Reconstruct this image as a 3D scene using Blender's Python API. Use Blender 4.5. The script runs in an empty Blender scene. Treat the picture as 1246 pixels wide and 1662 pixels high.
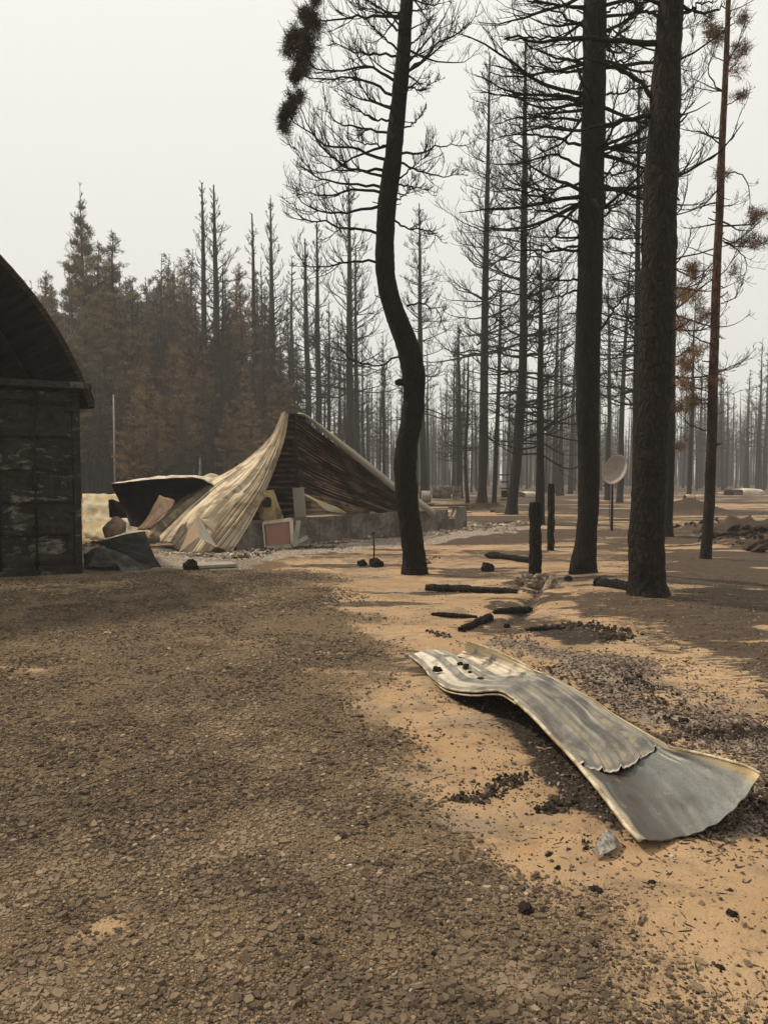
import bpy, math, random
import numpy as np
from mathutils import Vector, Matrix
R = math.radians
SC = bpy.context.scene
COL = SC.collection

# ------------------------------------------------------------------ camera
CAMZ = 1.5
PITCH = math.atan(56.0 / 1200.0)
cam_d = bpy.data.cameras.new('camera')
cam = bpy.data.objects.new('camera', cam_d); COL.objects.link(cam)
cam_d.sensor_fit = 'VERTICAL'; cam_d.sensor_height = 36.0; cam_d.sensor_width = 27.0; cam_d.lens = 26.0
cam_d.clip_start = 0.05; cam_d.clip_end = 3000
cam.location = (0, 0, CAMZ); cam.rotation_euler = (R(90) - PITCH, 0, 0)
SC.camera = cam
# ------------------------------------------------------------------ sky, sun, exposure
SUN_DIR = Vector((-0.62, 0.30, 0.80)).normalized()
w = bpy.data.worlds.new('World'); SC.world = w; w.use_nodes = True
nt = w.node_tree; nt.nodes.clear()
wo = nt.nodes.new('ShaderNodeOutputWorld'); bg = nt.nodes.new('ShaderNodeBackground')
sky = nt.nodes.new('ShaderNodeTexSky'); sky.sky_type = 'NISHITA'; sky.sun_disc = False
sky.sun_elevation = math.asin(SUN_DIR.z); sky.sun_rotation = math.atan2(SUN_DIR.x, SUN_DIR.y)
sky.dust_density = 6; sky.air_density = 1.2
skm = nt.nodes.new('ShaderNodeVectorMath'); skm.operation = 'SCALE'; skm.inputs[3].default_value = 0.08
nt.links.new(sky.outputs[0], skm.inputs[0])
geo = nt.nodes.new('ShaderNodeTexCoord'); sep = nt.nodes.new('ShaderNodeSeparateXYZ')
nt.links.new(geo.outputs['Generated'], sep.inputs[0])
mr = nt.nodes.new('ShaderNodeMapRange'); nt.links.new(sep.outputs[2], mr.inputs[0]); mr.inputs[1].default_value = 0.0; mr.inputs[2].default_value = 0.55
cr = nt.nodes.new('ShaderNodeMix'); cr.data_type = 'RGBA'
nt.links.new(mr.outputs[0], cr.inputs[0]); cr.inputs[6].default_value = (0.78, 0.775, 0.745, 1); cr.inputs[7].default_value = (1.0, 0.975, 0.91, 1)
mx = nt.nodes.new('ShaderNodeMix'); mx.data_type = 'RGBA'; mx.inputs[0].default_value = 0.93   # smoke pall over the clear sky
nt.links.new(skm.outputs[0], mx.inputs[6]); nt.links.new(cr.outputs[2], mx.inputs[7])
nt.links.new(mx.outputs[2], bg.inputs[0]); bg.inputs[1].default_value = 1.0
nt.links.new(bg.outputs[0], wo.inputs[0])
sd = bpy.data.lights.new('sun', 'SUN'); sd.energy = 4.3; sd.angle = R(4); sd.color = (1.0, 0.86, 0.66)
so = bpy.data.objects.new('sun', sd); COL.objects.link(so)
so.rotation_euler = SUN_DIR.to_track_quat('Z', 'Y').to_euler(); so.location = (-20, 10, 40)
SC.view_settings.view_transform = 'Standard'; SC.view_settings.look = 'None'
SC.view_settings.exposure = 0.0; SC.view_settings.gamma = 1.0
SC.render.engine = 'CYCLES'
SC.cycles.max_bounces = 5; SC.cycles.diffuse_bounces = 3; SC.cycles.glossy_bounces = 2; SC.cycles.volume_bounces = 1
SC.cycles.transparent_max_bounces = 4
try: SC.cycles.use_denoising = True
except Exception: pass

# ------------------------------------------------------------------ helpers
rng = np.random.default_rng(7)
_cp, _sp = math.cos(PITCH), math.sin(PITCH)
def ray(px, py):
    x = (px - 623.0) / 1200.0; y = -(py - 831.0) / 1200.0
    return np.array([x, _cp + y * _sp, y * _cp - _sp])          # camera looks along +Y
def G(px, py, z=0.0):
    d = ray(px, py); t = (z - CAMZ) / d[2]
    return np.array([d[0] * t, d[1] * t, z])
def P(px, py, Y):
    d = ray(px, py); t = Y / d[1]
    return np.array([d[0] * t, Y, CAMZ + d[2] * t])
def zat(py, Y): return P(623, py, Y)[2]

def _hash(ix, iy, s):
    n = (ix.astype(np.int64) * 374761393 + iy.astype(np.int64) * 668265263 + s * 974634777) & 0x7fffffff
    n = ((n ^ (n >> 13)) * 1274126177) & 0x7fffffff
    n = n ^ (n >> 16)
    return (n & 0xffff) / 65535.0
def vnoise(x, y, s=0):
    x = np.asarray(x, float); y = np.asarray(y, float)
    ix = np.floor(x); iy = np.floor(y); fx = x - ix; fy = y - iy
    fx = fx * fx * (3 - 2 * fx); fy = fy * fy * (3 - 2 * fy)
    a = _hash(ix, iy, s); b = _hash(ix + 1, iy, s); c = _hash(ix, iy + 1, s); d = _hash(ix + 1, iy + 1, s)
    return (a + (b - a) * fx) * (1 - fy) + (c + (d - c) * fx) * fy
def fbm(x, y, s=0, o=4):
    r = 0; a = 0.5
    for k in range(o):
        r = r + a * vnoise(x * 2**k, y * 2**k, s + k * 17); a *= 0.5
    return r / (1 - 0.5**o)
def sstep(a, b, x):
    t = np.clip((x - a) / (b - a), 0, 1); return t * t * (3 - 2 * t)
def poly_sd(x, y, pts):                                            # signed distance, + inside
    pts = np.asarray(pts, float)[:, :2]; n = len(pts)
    d = np.full(x.shape, 1e9); ins = np.zeros(x.shape, bool)
    for i in range(n):
        a = pts[i]; b = pts[(i + 1) % n]; e = b - a
        t = np.clip(((x - a[0]) * e[0] + (y - a[1]) * e[1]) / (e @ e + 1e-12), 0, 1)
        d = np.minimum(d, np.hypot(x - a[0] - t * e[0], y - a[1] - t * e[1]))
        c = ((a[1] > y) != (b[1] > y))
        with np.errstate(divide='ignore', invalid='ignore'):
            xi = (b[0] - a[0]) * (y - a[1]) / (b[1] - a[1] + 1e-12) + a[0]
        ins ^= c & (x < xi)
    return np.where(ins, d, -d)
def GP(l): return np.array([G(*p)[:2] for p in l])
def PL_dist(x, y, pts):
    d = np.full(x.shape, 1e9)
    for a, b in zip(pts[:-1], pts[1:]):
        e = b - a; t = np.clip(((x - a[0]) * e[0] + (y - a[1]) * e[1]) / (e @ e), 0, 1)
        d = np.minimum(d, np.hypot(x - a[0] - t * e[0], y - a[1] - t * e[1]))
    return d

# masks of the ground, in world metres (x, y)
GRAVEL = GP([(-900, 925), (130, 922), (300, 922), (385, 903), (450, 912), (510, 935), (550, 965), (575, 1020), (590, 1100),
             (625, 1200), (665, 1290), (730, 1350), (810, 1425), (870, 1480), (930, 1560), (975, 1662), (1040, 1900), (-1500, 1900)])
ASH_R = GP([(975, 875), (1120, 868), (1246, 868), (1900, 880), (2200, 1120), (1246, 1110), (1150, 1070), (1060, 1010), (1080, 960), (985, 905)])
DUFF = GP([(800, 1048), (850, 1035), (930, 1060), (1030, 1075), (1110, 1150), (1290, 1190), (1500, 1300), (1300, 1375), (1160, 1345), (1225, 1260), (1060, 1200), (930, 1110)])
SOOT_SHADE = GP([(690, 1100), (735, 1135), (800, 1165), (850, 1220), (925, 1295), (1000, 1350), (1120, 1370), (1210, 1345), (1260, 1270), (1100, 1210), (950, 1130), (850, 1080)])  # soot beneath the lifted sheet, with the sheet's shade painted in
ASH_M = GP([(850, 1020), (900, 1015), (1000, 1030), (1005, 1045), (930, 1050), (870, 1032)])
RUBBLE = GP([(130, 885), (250, 890), (380, 888), (500, 884), (650, 872), (760, 856), (860, 856), (800, 868), (690, 884), (600, 892), (470, 905), (380, 925), (300, 925), (130, 925)])
DITCH = np.array([G(880, 930)[:2], G(872, 965)[:2], G(845, 1000)[:2], G(830, 1012)[:2]])
def H(x, y):
    x = np.asarray(x, float); y = np.asarray(y, float)
    g = sstep(-0.15, 0.3, poly_sd(x, y, GRAVEL))
    far = sstep(9, 40, y)
    h = 0.05 * (fbm(x / 2.6, y / 2.6, 3) - 0.5) * (1 - 0.6 * g)
    sand = (1 - g) * (1 - 0.5 * far)
    h = h + sand * (0.045 * (fbm(x / 0.55, y / 0.45, 11, 3) - 0.5) + 0.014 * (vnoise(x / 0.11, y / 0.1, 31) - 0.5))
    h = h + 0.010 * g * (fbm(x / 0.12, y / 0.12, 41, 3) - 0.5)
    h = h + 0.14 * np.exp(-(((x - 3.4) / 1.6)**2 + ((y - 9.6) / 1.6)**2))          # swell the near pines stand on
    h = h + 0.30 * sstep(15, 30, y) * (fbm(x / 12, y / 12, 5) - 0.45)
    px, py = G(1118, 832)[:2]
    h = h + 0.62 * np.exp(-(((x - px) / 1.1)**2 + ((y - py) / 1.3)**2)) * (0.8 + 0.4 * vnoise(x / .5, y / .5, 8))
    for (qx, qy, sx, sy, a) in ((1200, 862, 1.5, .8, .34), (1130, 856, 1.0, .5, .16), (1225, 885, 0.9, .5, .22), (1180, 872, 1.6, .5, .12)):
        px, py = G(qx, qy)[:2]
        h = h + a * np.exp(-(((x - px) / sx)**2 + ((y - py) / sy)**2)) * (0.3 + 1.3 * vnoise(x / .22, y / .22, 9))
    h = h + 0.05 * sstep(-0.1, 0.4, poly_sd(x, y, DUFF)) * fbm(x / .16, y / .16, 77, 3)
    h = h - 0.05 * np.exp(-(PL_dist(x, y, DITCH) / 0.1)**2)
    return h
def h1(x, y): return float(H(np.array([x]), np.array([y]))[0])
def GH(px, py, dz=0.0):
    z = 0.0
    for k in range(4):
        p = G(px, py, z); z = h1(p[0], p[1])
    return np.array([p[0], p[1], z + dz])

def mesh_np(name, V, loops, counts, smooth=True):
    me = bpy.data.meshes.new(name)
    V = np.ascontiguousarray(V, dtype=np.float32); loops = np.ascontiguousarray(loops, dtype=np.int32); counts = np.asarray(counts, dtype=np.int32)
    me.vertices.add(len(V)); me.vertices.foreach_set('co', V.ravel())
    me.loops.add(len(loops)); me.loops.foreach_set('vertex_index', loops)
    st = np.zeros(len(counts), np.int32); st[1:] = np.cumsum(counts)[:-1]
    me.polygons.add(len(counts)); me.polygons.foreach_set('loop_start', st)
    me.update(calc_edges=True)
    me.polygons.foreach_set('use_smooth', np.full(len(counts), smooth, bool))
    return me
def attr(me, name, vals):
    a = me.attributes.new(name, 'FLOAT', 'POINT'); a.data.foreach_set('value', np.ascontiguousarray(vals, dtype=np.float32))
def attr3(me, name, vals):
    a = me.attributes.new(name, 'FLOAT_VECTOR', 'POINT'); a.data.foreach_set('vector', np.ascontiguousarray(vals, dtype=np.float32).ravel())
def obj(name, me, m=None, parent=None):
    o = bpy.data.objects.new(name, me); COL.objects.link(o)
    if m is not None and me is not None and not me.materials: me.materials.append(m)
    if parent is not None: o.parent = parent
    return o
def empty(name, loc, rz=0.0):
    o = bpy.data.objects.new(name, None); COL.objects.link(o); o.location = loc; o.rotation_euler = (0, 0, rz)
    o.empty_display_size = 0.3
    return o
def tag(o, label, cat, group=None, kind=None):
    if label: o['label'] = label
    if cat: o['category'] = cat
    if group: o['group'] = group
    o['kind'] = kind or 'thing'
    if kind == 'structure': pass
    return o
class MB:                                                          # collects faces for one mesh
    def __init__(s): s.V = []; s.L = []; s.C = []; s.n = 0
    def add(s, V, faces):
        V = np.asarray(V, float); s.V.append(V)
        for f in faces: s.L.extend([i + s.n for i in f]); s.C.append(len(f))
        s.n += len(V); return s
    def addnp(s, V, loops, counts):
        s.V.append(V); s.L.extend((np.asarray(loops) + s.n).tolist()); s.C.extend(list(counts)); s.n += len(V); return s
    def mesh(s, name, smooth=False): return mesh_np(name, np.concatenate(s.V), s.L, s.C, smooth)
def box(mb, c, size, M=None, jit=0.0):
    c = np.asarray(c, float); sx, sy, sz = [k / 2 for k in size]
    V = np.array([[-sx, -sy, -sz], [sx, -sy, -sz], [sx, sy, -sz], [-sx, sy, -sz], [-sx, -sy, sz], [sx, -sy, sz], [sx, sy, sz], [-sx, sy, sz]])
    if jit: V = V + rng.normal(0, jit, V.shape)
    if M is not None: V = V @ np.asarray(M).T
    mb.add(V + c, [(0, 3, 2, 1), (4, 5, 6, 7), (0, 1, 5, 4), (1, 2, 6, 5), (2, 3, 7, 6), (3, 0, 4, 7)]); return mb
def bevel(o, wd=0.01, seg=2):
    m = o.modifiers.new('bevel', 'BEVEL'); m.width = wd; m.segments = seg; m.limit_method = 'ANGLE'; return o
def rotz(a): c, s = math.cos(a), math.sin(a); return np.array([[c, -s, 0], [s, c, 0], [0, 0, 1.0]])
def basis(d, up=(0, 0, 1)):
    d = np.asarray(d, float); d = d / np.linalg.norm(d); up = np.asarray(up, float)
    s = np.cross(up, d); s = s / (np.linalg.norm(s) + 1e-9); u = np.cross(d, s); return np.stack([s, d, u], 1)
def bar(mb, a, b, wx, wz, up=(0, 0, 1), jit=0.0):
    a = np.asarray(a, float); b = np.asarray(b, float)
    return box(mb, (a + b) / 2, (wx, np.linalg.norm(b - a), wz), basis(b - a, up), jit)

def tubes(Pt, Rd, k=4, cap=True):
    """Pt [M,n,3], Rd [M,n] -> V, loops, counts"""
    M, n, _ = Pt.shape
    T = np.gradient(Pt, axis=1); T /= np.linalg.norm(T, axis=2, keepdims=True) + 1e-9
    ref = np.where(np.abs(T[:, :1, 2:3]) > 0.85, np.array([1.0, 0, 0]), np.array([0, 0, 1.0]))
    ref = np.repeat(ref, n, 1)
    A = np.cross(T, ref); A /= np.linalg.norm(A, axis=2, keepdims=True) + 1e-9
    B = np.cross(T, A)
    th = np.arange(k) * 2 * math.pi / k
    V = Pt[:, :, None, :] + Rd[:, :, None, None] * (np.cos(th)[None, None, :, None] * A[:, :, None, :] + np.sin(th)[None, None, :, None] * B[:, :, None, :])
    V = V.reshape(-1, 3)
    i = np.arange(n - 1)[:, None] * k; j = np.arange(k)[None, :]; j2 = (j + 1) % k
    q = np.stack([i + j, i + k + j, i + k + j2, i + j2], -1).reshape(-1, 4)
    L = (q[None] + (np.arange(M) * n * k)[:, None, None]).reshape(-1); C = np.full(M * len(q), 4)
    if cap:
        c = (n - 1) * k + np.arange(k)[::-1]; c0 = np.arange(k)
        L2 = np.concatenate([(c[None] + (np.arange(M) * n * k)[:, None]).reshape(-1), (c0[None] + (np.arange(M) * n * k)[:, None]).reshape(-1)])
        L = np.concatenate([L, L2]); C = np.concatenate([C, np.full(2 * M, k)])
    return V, L, C
def grow(P0, D0, Ln, n, up, wob, rg, out=None):
    M = len(P0); pts = np.zeros((M, n + 1, 3)); pts[:, 0] = P0; d = D0 / np.linalg.norm(D0, axis=1, keepdims=True)
    for i in range(n):
        u = up(i / n) if callable(up) else up
        d = d + rg.normal(0, wob, (M, 3)); d[:, 2] += u
        d /= np.linalg.norm(d, axis=1, keepdims=True)
        pts[:, i + 1] = pts[:, i] + d * (Ln / n)[:, None]
    return pts
def spawn(pts, rad, per, lo, hi, spread, lenf, n, up, wob, rg, rscale=0.55, rmin=0.004, tip=0.35, upb=0.25):
    """side shoots along parents"""
    M, k, _ = pts.shape
    idx = np.repeat(np.arange(M), per); t = rg.uniform(lo, hi, len(idx)) * (k - 1)
    i0 = np.minimum(t.astype(int), k - 2); f = (t - i0)[:, None]
    p = pts[idx, i0] * (1 - f) + pts[idx, i0 + 1] * f
    tan = pts[idx, i0 + 1] - pts[idx, i0]; tan /= np.linalg.norm(tan, axis=1, keepdims=True) + 1e-9
    rnd = rg.normal(0, 1, (len(idx), 3)); rnd -= (rnd * tan).sum(1, keepdims=True) * tan; rnd /= np.linalg.norm(rnd, axis=1, keepdims=True)
    d = tan + spread * rnd; d[:, 2] += upb
    pl = np.linalg.norm(np.diff(pts, axis=1), axis=2).sum(1)[idx]
    Ln = pl * lenf * rg.uniform(0.5, 1.25, len(idx)) * (1.1 - 0.6 * t / (k - 1))
    r0 = np.maximum((rad[idx, i0]) * rscale, rmin)
    c = grow(p, d, Ln, n, up, wob, rg)
    r = r0[:, None] * np.linspace(1, tip, n + 1)[None]
    return c, np.maximum(r, rmin * 0.7)
def resample(pl, n):
    pl = np.asarray(pl, float); s = np.r_[0, np.cumsum(np.linalg.norm(np.diff(pl, axis=0), axis=1))]
    # catmull-rom like smoothing through cubic interpolation on finer param
    t = np.linspace(0, s[-1], n)
    out = np.zeros((n, pl.shape[1]))
    m = np.gradient(pl, s, axis=0) if len(pl) > 2 else np.repeat((pl[1:] - pl[:1]) / s[-1], 2, 0)
    for i, tt in enumerate(t):
        j = min(np.searchsorted(s, tt, 'right') - 1, len(pl) - 2); hh = s[j + 1] - s[j]; u = (tt - s[j]) / hh
        out[i] = ((2*u**3 - 3*u**2 + 1) * pl[j] + (u**3 - 2*u**2 + u) * hh * m[j] + (-2*u**3 + 3*u**2) * pl[j+1] + (u**3 - u**2) * hh * m[j+1])
    return out
def cr_interp(A, n, axis):
    """smooth interpolation of control array along axis to n samples (uniform parameter)"""
    A = np.moveaxis(np.asarray(A, float), axis, 0); k = A.shape[0]
    t = np.linspace(0, k - 1, n); j = np.minimum(t.astype(int), k - 2); u = (t - j).reshape((-1,) + (1,) * (A.ndim - 1))
    g = lambda q: A[np.clip(q, 0, k - 1)]
    p0, p1, p2, p3 = g(j - 1), g(j), g(j + 1), g(j + 2)
    p0 = np.where((j == 0).reshape(u.shape), 2 * p1 - p2, p0); p3 = np.where((j == k - 2).reshape(u.shape), 2 * p2 - p1, p3)
    r = 0.5 * (2 * p1 + (-p0 + p2) * u + (2*p0 - 5*p1 + 4*p2 - p3) * u**2 + (-p0 + 3*p1 - 3*p2 + p3) * u**3)
    return np.moveaxis(r, 0, axis)
def surf(name, ctrl, nu, nv, thick=0.006, rib=None, ribamp=0.0, crumple=0.0, jag=0.0, m=None, parent=None, seed=1, lin_v=False, sharp=False):
    """a bent sheet through a grid of 3D control points; ctrl [rows][cols][3]; s along rows, t along cols"""
    c = np.asarray(ctrl, float)
    S = cr_interp(c, nu, 0)
    if lin_v:
        k = S.shape[1]; t = np.linspace(0, k - 1, nv); j = np.minimum(t.astype(int), k - 2); u = (t - j)[None, :, None]
        S = S[:, j] * (1 - u) + S[:, j + 1] * u
    else: S = cr_interp(S, nv, 1)
    du = np.gradient(S, axis=0); dv = np.gradient(S, axis=1); N = np.cross(du, dv); N /= np.linalg.norm(N, axis=2, keepdims=True) + 1e-9
    su = np.cumsum(np.linalg.norm(du, axis=2).mean(1)); sv = np.cumsum(np.linalg.norm(dv, axis=2).mean(0))
    U, W = np.meshgrid(su, sv, indexing='ij')
    if rib is not None: S = S + N * (ribamp * rib(U, W, np.linspace(0, 1, nu)[:, None] + 0 * W, np.linspace(0, 1, nv)[None] + 0 * U))[..., None]
    if crumple:
        S = S + N * (crumple * (fbm(U * 2.3 + seed * 9, W * 2.3, seed) + 0.5 * vnoise(U * 9, W * 9, seed + 5) - 0.75))[..., None]
    if jag:                                                        # torn ends
        q = (fbm(W[-1] * 7, W[-1] * 0 + seed, seed + 3, 3) - 0.5) * jag
        S[-1] += du[-1] / (np.linalg.norm(du[-1], axis=1, keepdims=True) + 1e-9) * q[:, None]
    V1 = S.reshape(-1, 3); V2 = (S - N * thick).reshape(-1, 3); n1 = len(V1)
    a = (np.arange(nu - 1)[:, None] * nv + np.arange(nv - 1)[None]).ravel()
    q = np.stack([a, a + nv, a + nv + 1, a + 1], 1)
    fs = [q, q[:, ::-1] + n1]
    def rim(ids, flip):
        r = np.stack([ids[:-1], ids[1:], ids[1:] + n1, ids[:-1] + n1], 1); return r[:, ::-1] if flip else r
    fs += [rim(np.arange(nv), False), rim((nu - 1) * nv + np.arange(nv), True), rim(np.arange(nu) * nv, True), rim(np.arange(nu) * nv + nv - 1, False)]
    F = np.concatenate(fs)
    me = mesh_np(name, np.concatenate([V1, V2]), F.ravel(), np.full(len(F), 4), not sharp)
    st = np.stack([U.ravel(), W.ravel(), np.zeros(n1)], 1)
    st2 = st.copy(); st2[:, 2] = 1.0
    attr3(me, 'st', np.concatenate([st, st2]))
    un = np.stack([(np.linspace(0, 1, nu)[:, None] + 0 * W).ravel(), (np.linspace(0, 1, nv)[None] + 0 * U).ravel(), np.zeros(n1)], 1)
    attr3(me, 'un', np.concatenate([un, un]))
    return obj(name, me, m, parent)
def lump(name, c, rx, ry, rz, m, seed=0, rough=0.35, det=3, parent=None, rot=0.0, smooth=False, fq=2.2):
    """irregular clod / stone as a noise-shaped ball resting on the ground"""
    nl, nk = 10 * det // 2, 14 * det // 2
    th = np.linspace(0, math.pi, nl)[:, None]; ph = (np.arange(nk) * 2 * math.pi / nk)[None]
    x = np.sin(th) * np.cos(ph); y = np.sin(th) * np.sin(ph); z = np.cos(th) + 0 * ph
    r = 1 + rough * (fbm(x * fq + 5 + seed, y * fq + z * 1.7 + seed * 3, seed, 3) - 0.5) * 2 * np.minimum(1, np.sin(th) * 3)
    V = np.stack([x * r * rx, y * r * ry, np.maximum(z * r, -0.55) * rz], -1).reshape(-1, 3) @ rotz(rot).T
    F = []
    for i in range(nl - 1):
        for j in range(nk): F.append((i*nk+j, (i+1)*nk+j, (i+1)*nk+(j+1) % nk, i*nk+(j+1) % nk))
    me = mesh_np(name, V + np.array([0, 0, rz * 0.45]), np.array(F).ravel(), np.full(len(F), 4), smooth)
    o = obj(name, me, m, parent); o.location = c
    return o

# ------------------------------------------------------------------ material kit
class NT:
    def __init__(s, name):
        s.m = bpy.data.materials.new(name); s.m.use_nodes = True; s.t = s.m.node_tree; s.t.nodes.clear()
        s.o = s.n('OutputMaterial'); s.b = s.n('BsdfPrincipled'); s.l(s.b.outputs[0], s.o.inputs[0]); s.b.inputs['Roughness'].default_value = 0.9
        s.b.inputs['Specular IOR Level'].default_value = 0.12
    def n(s, t): return s.t.nodes.new('ShaderNode' + t)
    def l(s, a, b): s.t.links.new(a, b)
    def put(s, sock, v):
        if hasattr(v, 'is_output') or isinstance(v, bpy.types.NodeSocket): s.l(v, sock)
        elif isinstance(v, (tuple, list)) and len(v) == 3 and sock.type == 'RGBA': sock.default_value = (*v, 1)
        else: sock.default_value = v
    def obj(s): return s.n('TexCoord').outputs['Object']
    def pos(s): return s.n('NewGeometry').outputs['Position']
    def at(s, name, out='Fac'):
        a = s.n('Attribute'); a.attribute_name = name; return a.outputs[out]
    def scale(s, v, sc, rot=(0, 0, 0)):
        m = s.n('Mapping'); s.l(v, m.inputs[0]); m.inputs['Scale'].default_value = sc; m.inputs['Rotation'].default_value = rot; return m.outputs[0]
    def noise(s, v, sc, det=4, rough=0.6, dist=0.0, out=0):
        n = s.n('TexNoise'); s.l(v, n.inputs['Vector']); n.inputs['Scale'].default_value = sc; n.inputs['Detail'].default_value = det
        n.inputs['Roughness'].default_value = rough; n.inputs['Distortion'].default_value = dist; return n.outputs[out]
    def vor(s, v, sc, feat='F1', out='Distance', rnd=1.0):
        n = s.n('TexVoronoi'); s.l(v, n.inputs['Vector']); n.inputs['Scale'].default_value = sc; n.feature = feat; n.inputs['Randomness'].default_value = rnd; return n.outputs[out]
    def ramp(s, f, a, b, c0=0.0, c1=1.0):
        m = s.n('MapRange'); m.interpolation_type = 'SMOOTHSTEP'; s.put(m.inputs[0], f); m.inputs[1].default_value = a; m.inputs[2].default_value = b
        m.inputs[3].default_value = c0; m.inputs[4].default_value = c1; return m.outputs[0]
    def math(s, op, a, b=0.0, clamp=False):
        m = s.n('Math'); m.operation = op; s.put(m.inputs[0], a); s.put(m.inputs[1], b); m.use_clamp = clamp; return m.outputs[0]
    def mix(s, f, a, b, mode='MIX'):
        m = s.n('Mix'); m.data_type = 'RGBA'; m.blend_type = mode; s.put(m.inputs[0], f); s.put(m.inputs[6], a); s.put(m.inputs[7], b); return m.outputs[2]
    def sep(s, v, i): n = s.n('SeparateXYZ'); s.l(v, n.inputs[0]); return n.outputs[i]
    def add(s, a, b): n = s.n('VectorMath'); n.operation = 'ADD'; s.put(n.inputs[0], a); s.put(n.inputs[1], b); return n.outputs[0]
    def vscale(s, a, f): n = s.n('VectorMath'); n.operation = 'SCALE'; s.put(n.inputs[0], a); s.put(n.inputs[3], f); return n.outputs[0]
    def bump(s, h, dist, strength=1.0, prev=None):
        b = s.n('Bump'); s.put(b.inputs['Height'], h); b.inputs['Distance'].default_value = dist; b.inputs['Strength'].default_value = strength
        if prev is not None: s.l(prev, b.inputs['Normal'])
        return b.outputs[0]
    def fin(s, col=None, rough=None, normal=None, metal=None, spec=None):
        if col is not None: s.put(s.b.inputs['Base Color'], col)
        if rough is not None: s.put(s.b.inputs['Roughness'], rough)
        if normal is not None: s.l(normal, s.b.inputs['Normal'])
        if metal is not None: s.put(s.b.inputs['Metallic'], metal)
        if spec is not None: s.b.inputs['Specular IOR Level'].default_value = spec
        return s.m

def m_bark(name, base=(0.030, 0.026, 0.022), hi=(0.105, 0.088, 0.070), plate=9.0, zs=0.22, dist=0.03, warm=None, mixv=0.5):
    t = NT(name); v = t.obj()
    v2 = t.add(v, t.vscale(t.noise(v, 3.0, 3, out=1), 0.12))
    vs = t.scale(v2, (1, 1, zs))
    e = t.vor(vs, plate, 'DISTANCE_TO_EDGE'); crack = t.ramp(e, 0.0, 0.22, 0.25, 1.0)
    n1 = t.noise(t.scale(v, (1, 1, 0.5)), 26, 5, 0.7); n2 = t.noise(v, 1.4, 3)
    c = t.mix(t.math('MULTIPLY', t.ramp(n1, 0.35, 0.72), mixv), base, hi)
    if warm: c = t.mix(t.ramp(t.math('ADD', n2, t.math('MULTIPLY', t.sep(v, 2), -0.11)), -.05, 0.40), c, warm)
    c = t.mix(crack, (0.010, 0.009, 0.008), c)
    hgt = t.math('ADD', t.math('MULTIPLY', crack, 0.7), t.math('MULTIPLY', n1, 0.45))
    return t.fin(c, 0.9, t.bump(hgt, dist), spec=0.10)
M = {}
M['bark_char'] = m_bark('bark_charred', base=(0.005, 0.0045, 0.004), hi=(0.028, 0.021, 0.016), mixv=0.5, plate=15, zs=0.22)
M['bark_plate'] = m_bark('bark_plated', base=(0.009, 0.0075, 0.0065), hi=(0.040, 0.031, 0.024), plate=19, zs=0.36, dist=0.03, mixv=0.8)
M['bark_grey'] = m_bark('bark_sooty_grey', base=(0.012, 0.010, 0.009), hi=(0.030, 0.025, 0.021), plate=22, zs=0.16, dist=0.02)
M['bark_red'] = m_bark('bark_scorched_red', base=(0.07, 0.04, 0.026), hi=(0.17, 0.09, 0.055), plate=14, zs=0.35, dist=0.012, warm=(0.020, 0.016, 0.014))
M['bark_far'] = m_bark('bark_far', base=(0.018, 0.016, 0.015), hi=(0.045, 0.039, 0.034), plate=8, zs=0.1, dist=0.02)
t = NT('twig_charred'); M['twig'] = t.fin(t.mix(t.ramp(t.noise(t.obj(), 20, 3), .4, .7), (0.007, 0.006, 0.006), (0.022, 0.018, 0.016)), 0.9)
t = NT('twig_far'); M['twig_far'] = t.fin((0.022, 0.019, 0.018), 0.9)
def m_needle(name, a, b, c):
    t = NT(name); r = t.at('rnd'); n = t.noise(t.obj(), 0.35, 3)
    col = t.mix(t.ramp(r, 0.1, 0.9), a, b); col = t.mix(t.ramp(n, 0.45, 0.65), col, c)
    return t.fin(col, 0.9, spec=0.08)
M['needle_brown'] = m_needle('needles_scorched_brown', (0.028, 0.021, 0.014), (0.36, 0.24, 0.120), (0.13, 0.092, 0.052))
M['needle_olive'] = m_needle('needles_olive', (0.024, 0.022, 0.015), (0.29, 0.228, 0.122), (0.12, 0.095, 0.055))
M['needle_grey'] = m_needle('needles_burnt_dark', (0.022, 0.020, 0.018), (0.085, 0.070, 0.050), (0.04, 0.034, 0.026))
M['needle_rust'] = m_needle('needles_rust', (0.05, 0.030, 0.017), (0.20, 0.115, 0.055), (0.05, 0.034, 0.023))
M['needle_black'] = m_needle('needles_black', (0.008, 0.007, 0.007), (0.060, 0.034, 0.018), (0.012, 0.010, 0.009))

# ground
t = NT('ground_sand_gravel_ash'); v = t.pos()
grav = t.at('grav'); ash = t.at('ash'); duff = t.at('duff'); rub = t.at('rub')
big = t.noise(v, 0.55, 5, 0.62); med = t.noise(v, 4.5, 5, 0.65); fin = t.noise(v, 70, 3, 0.7); grain = t.noise(v, 420, 2, 0.7)
sand = t.mix(t.ramp(big, 0.35, 0.66), (0.275, 0.178, 0.096), (0.37, 0.255, 0.148))
sand = t.mix(t.ramp(med, 0.50, 0.75), sand, (0.225, 0.152, 0.090))
sand = t.mix(t.math('MULTIPLY', t.ramp(grain, 0.45, 0.8), 0.5), sand, (0.46, 0.34, 0.225))
sand = t.mix(t.math('MULTIPLY', t.ramp(fin, 0.52, 0.72), 0.45), sand, (0.17, 0.115, 0.075))
sand = t.mix(t.ramp(t.noise(t.scale(v, (.6, 1.2, 1)), 2.2, 5, 0.7, .6), 0.46, 0.62, 0, .7), sand, (0.165, 0.120, 0.080))
iron = t.ramp(t.noise(t.scale(v, (1, 1, 1)), 1.9, 3), 0.60, 0.72)
sand = t.mix(t.math('MULTIPLY', iron, 0.5), sand, (0.36, 0.195, 0.088))
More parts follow.
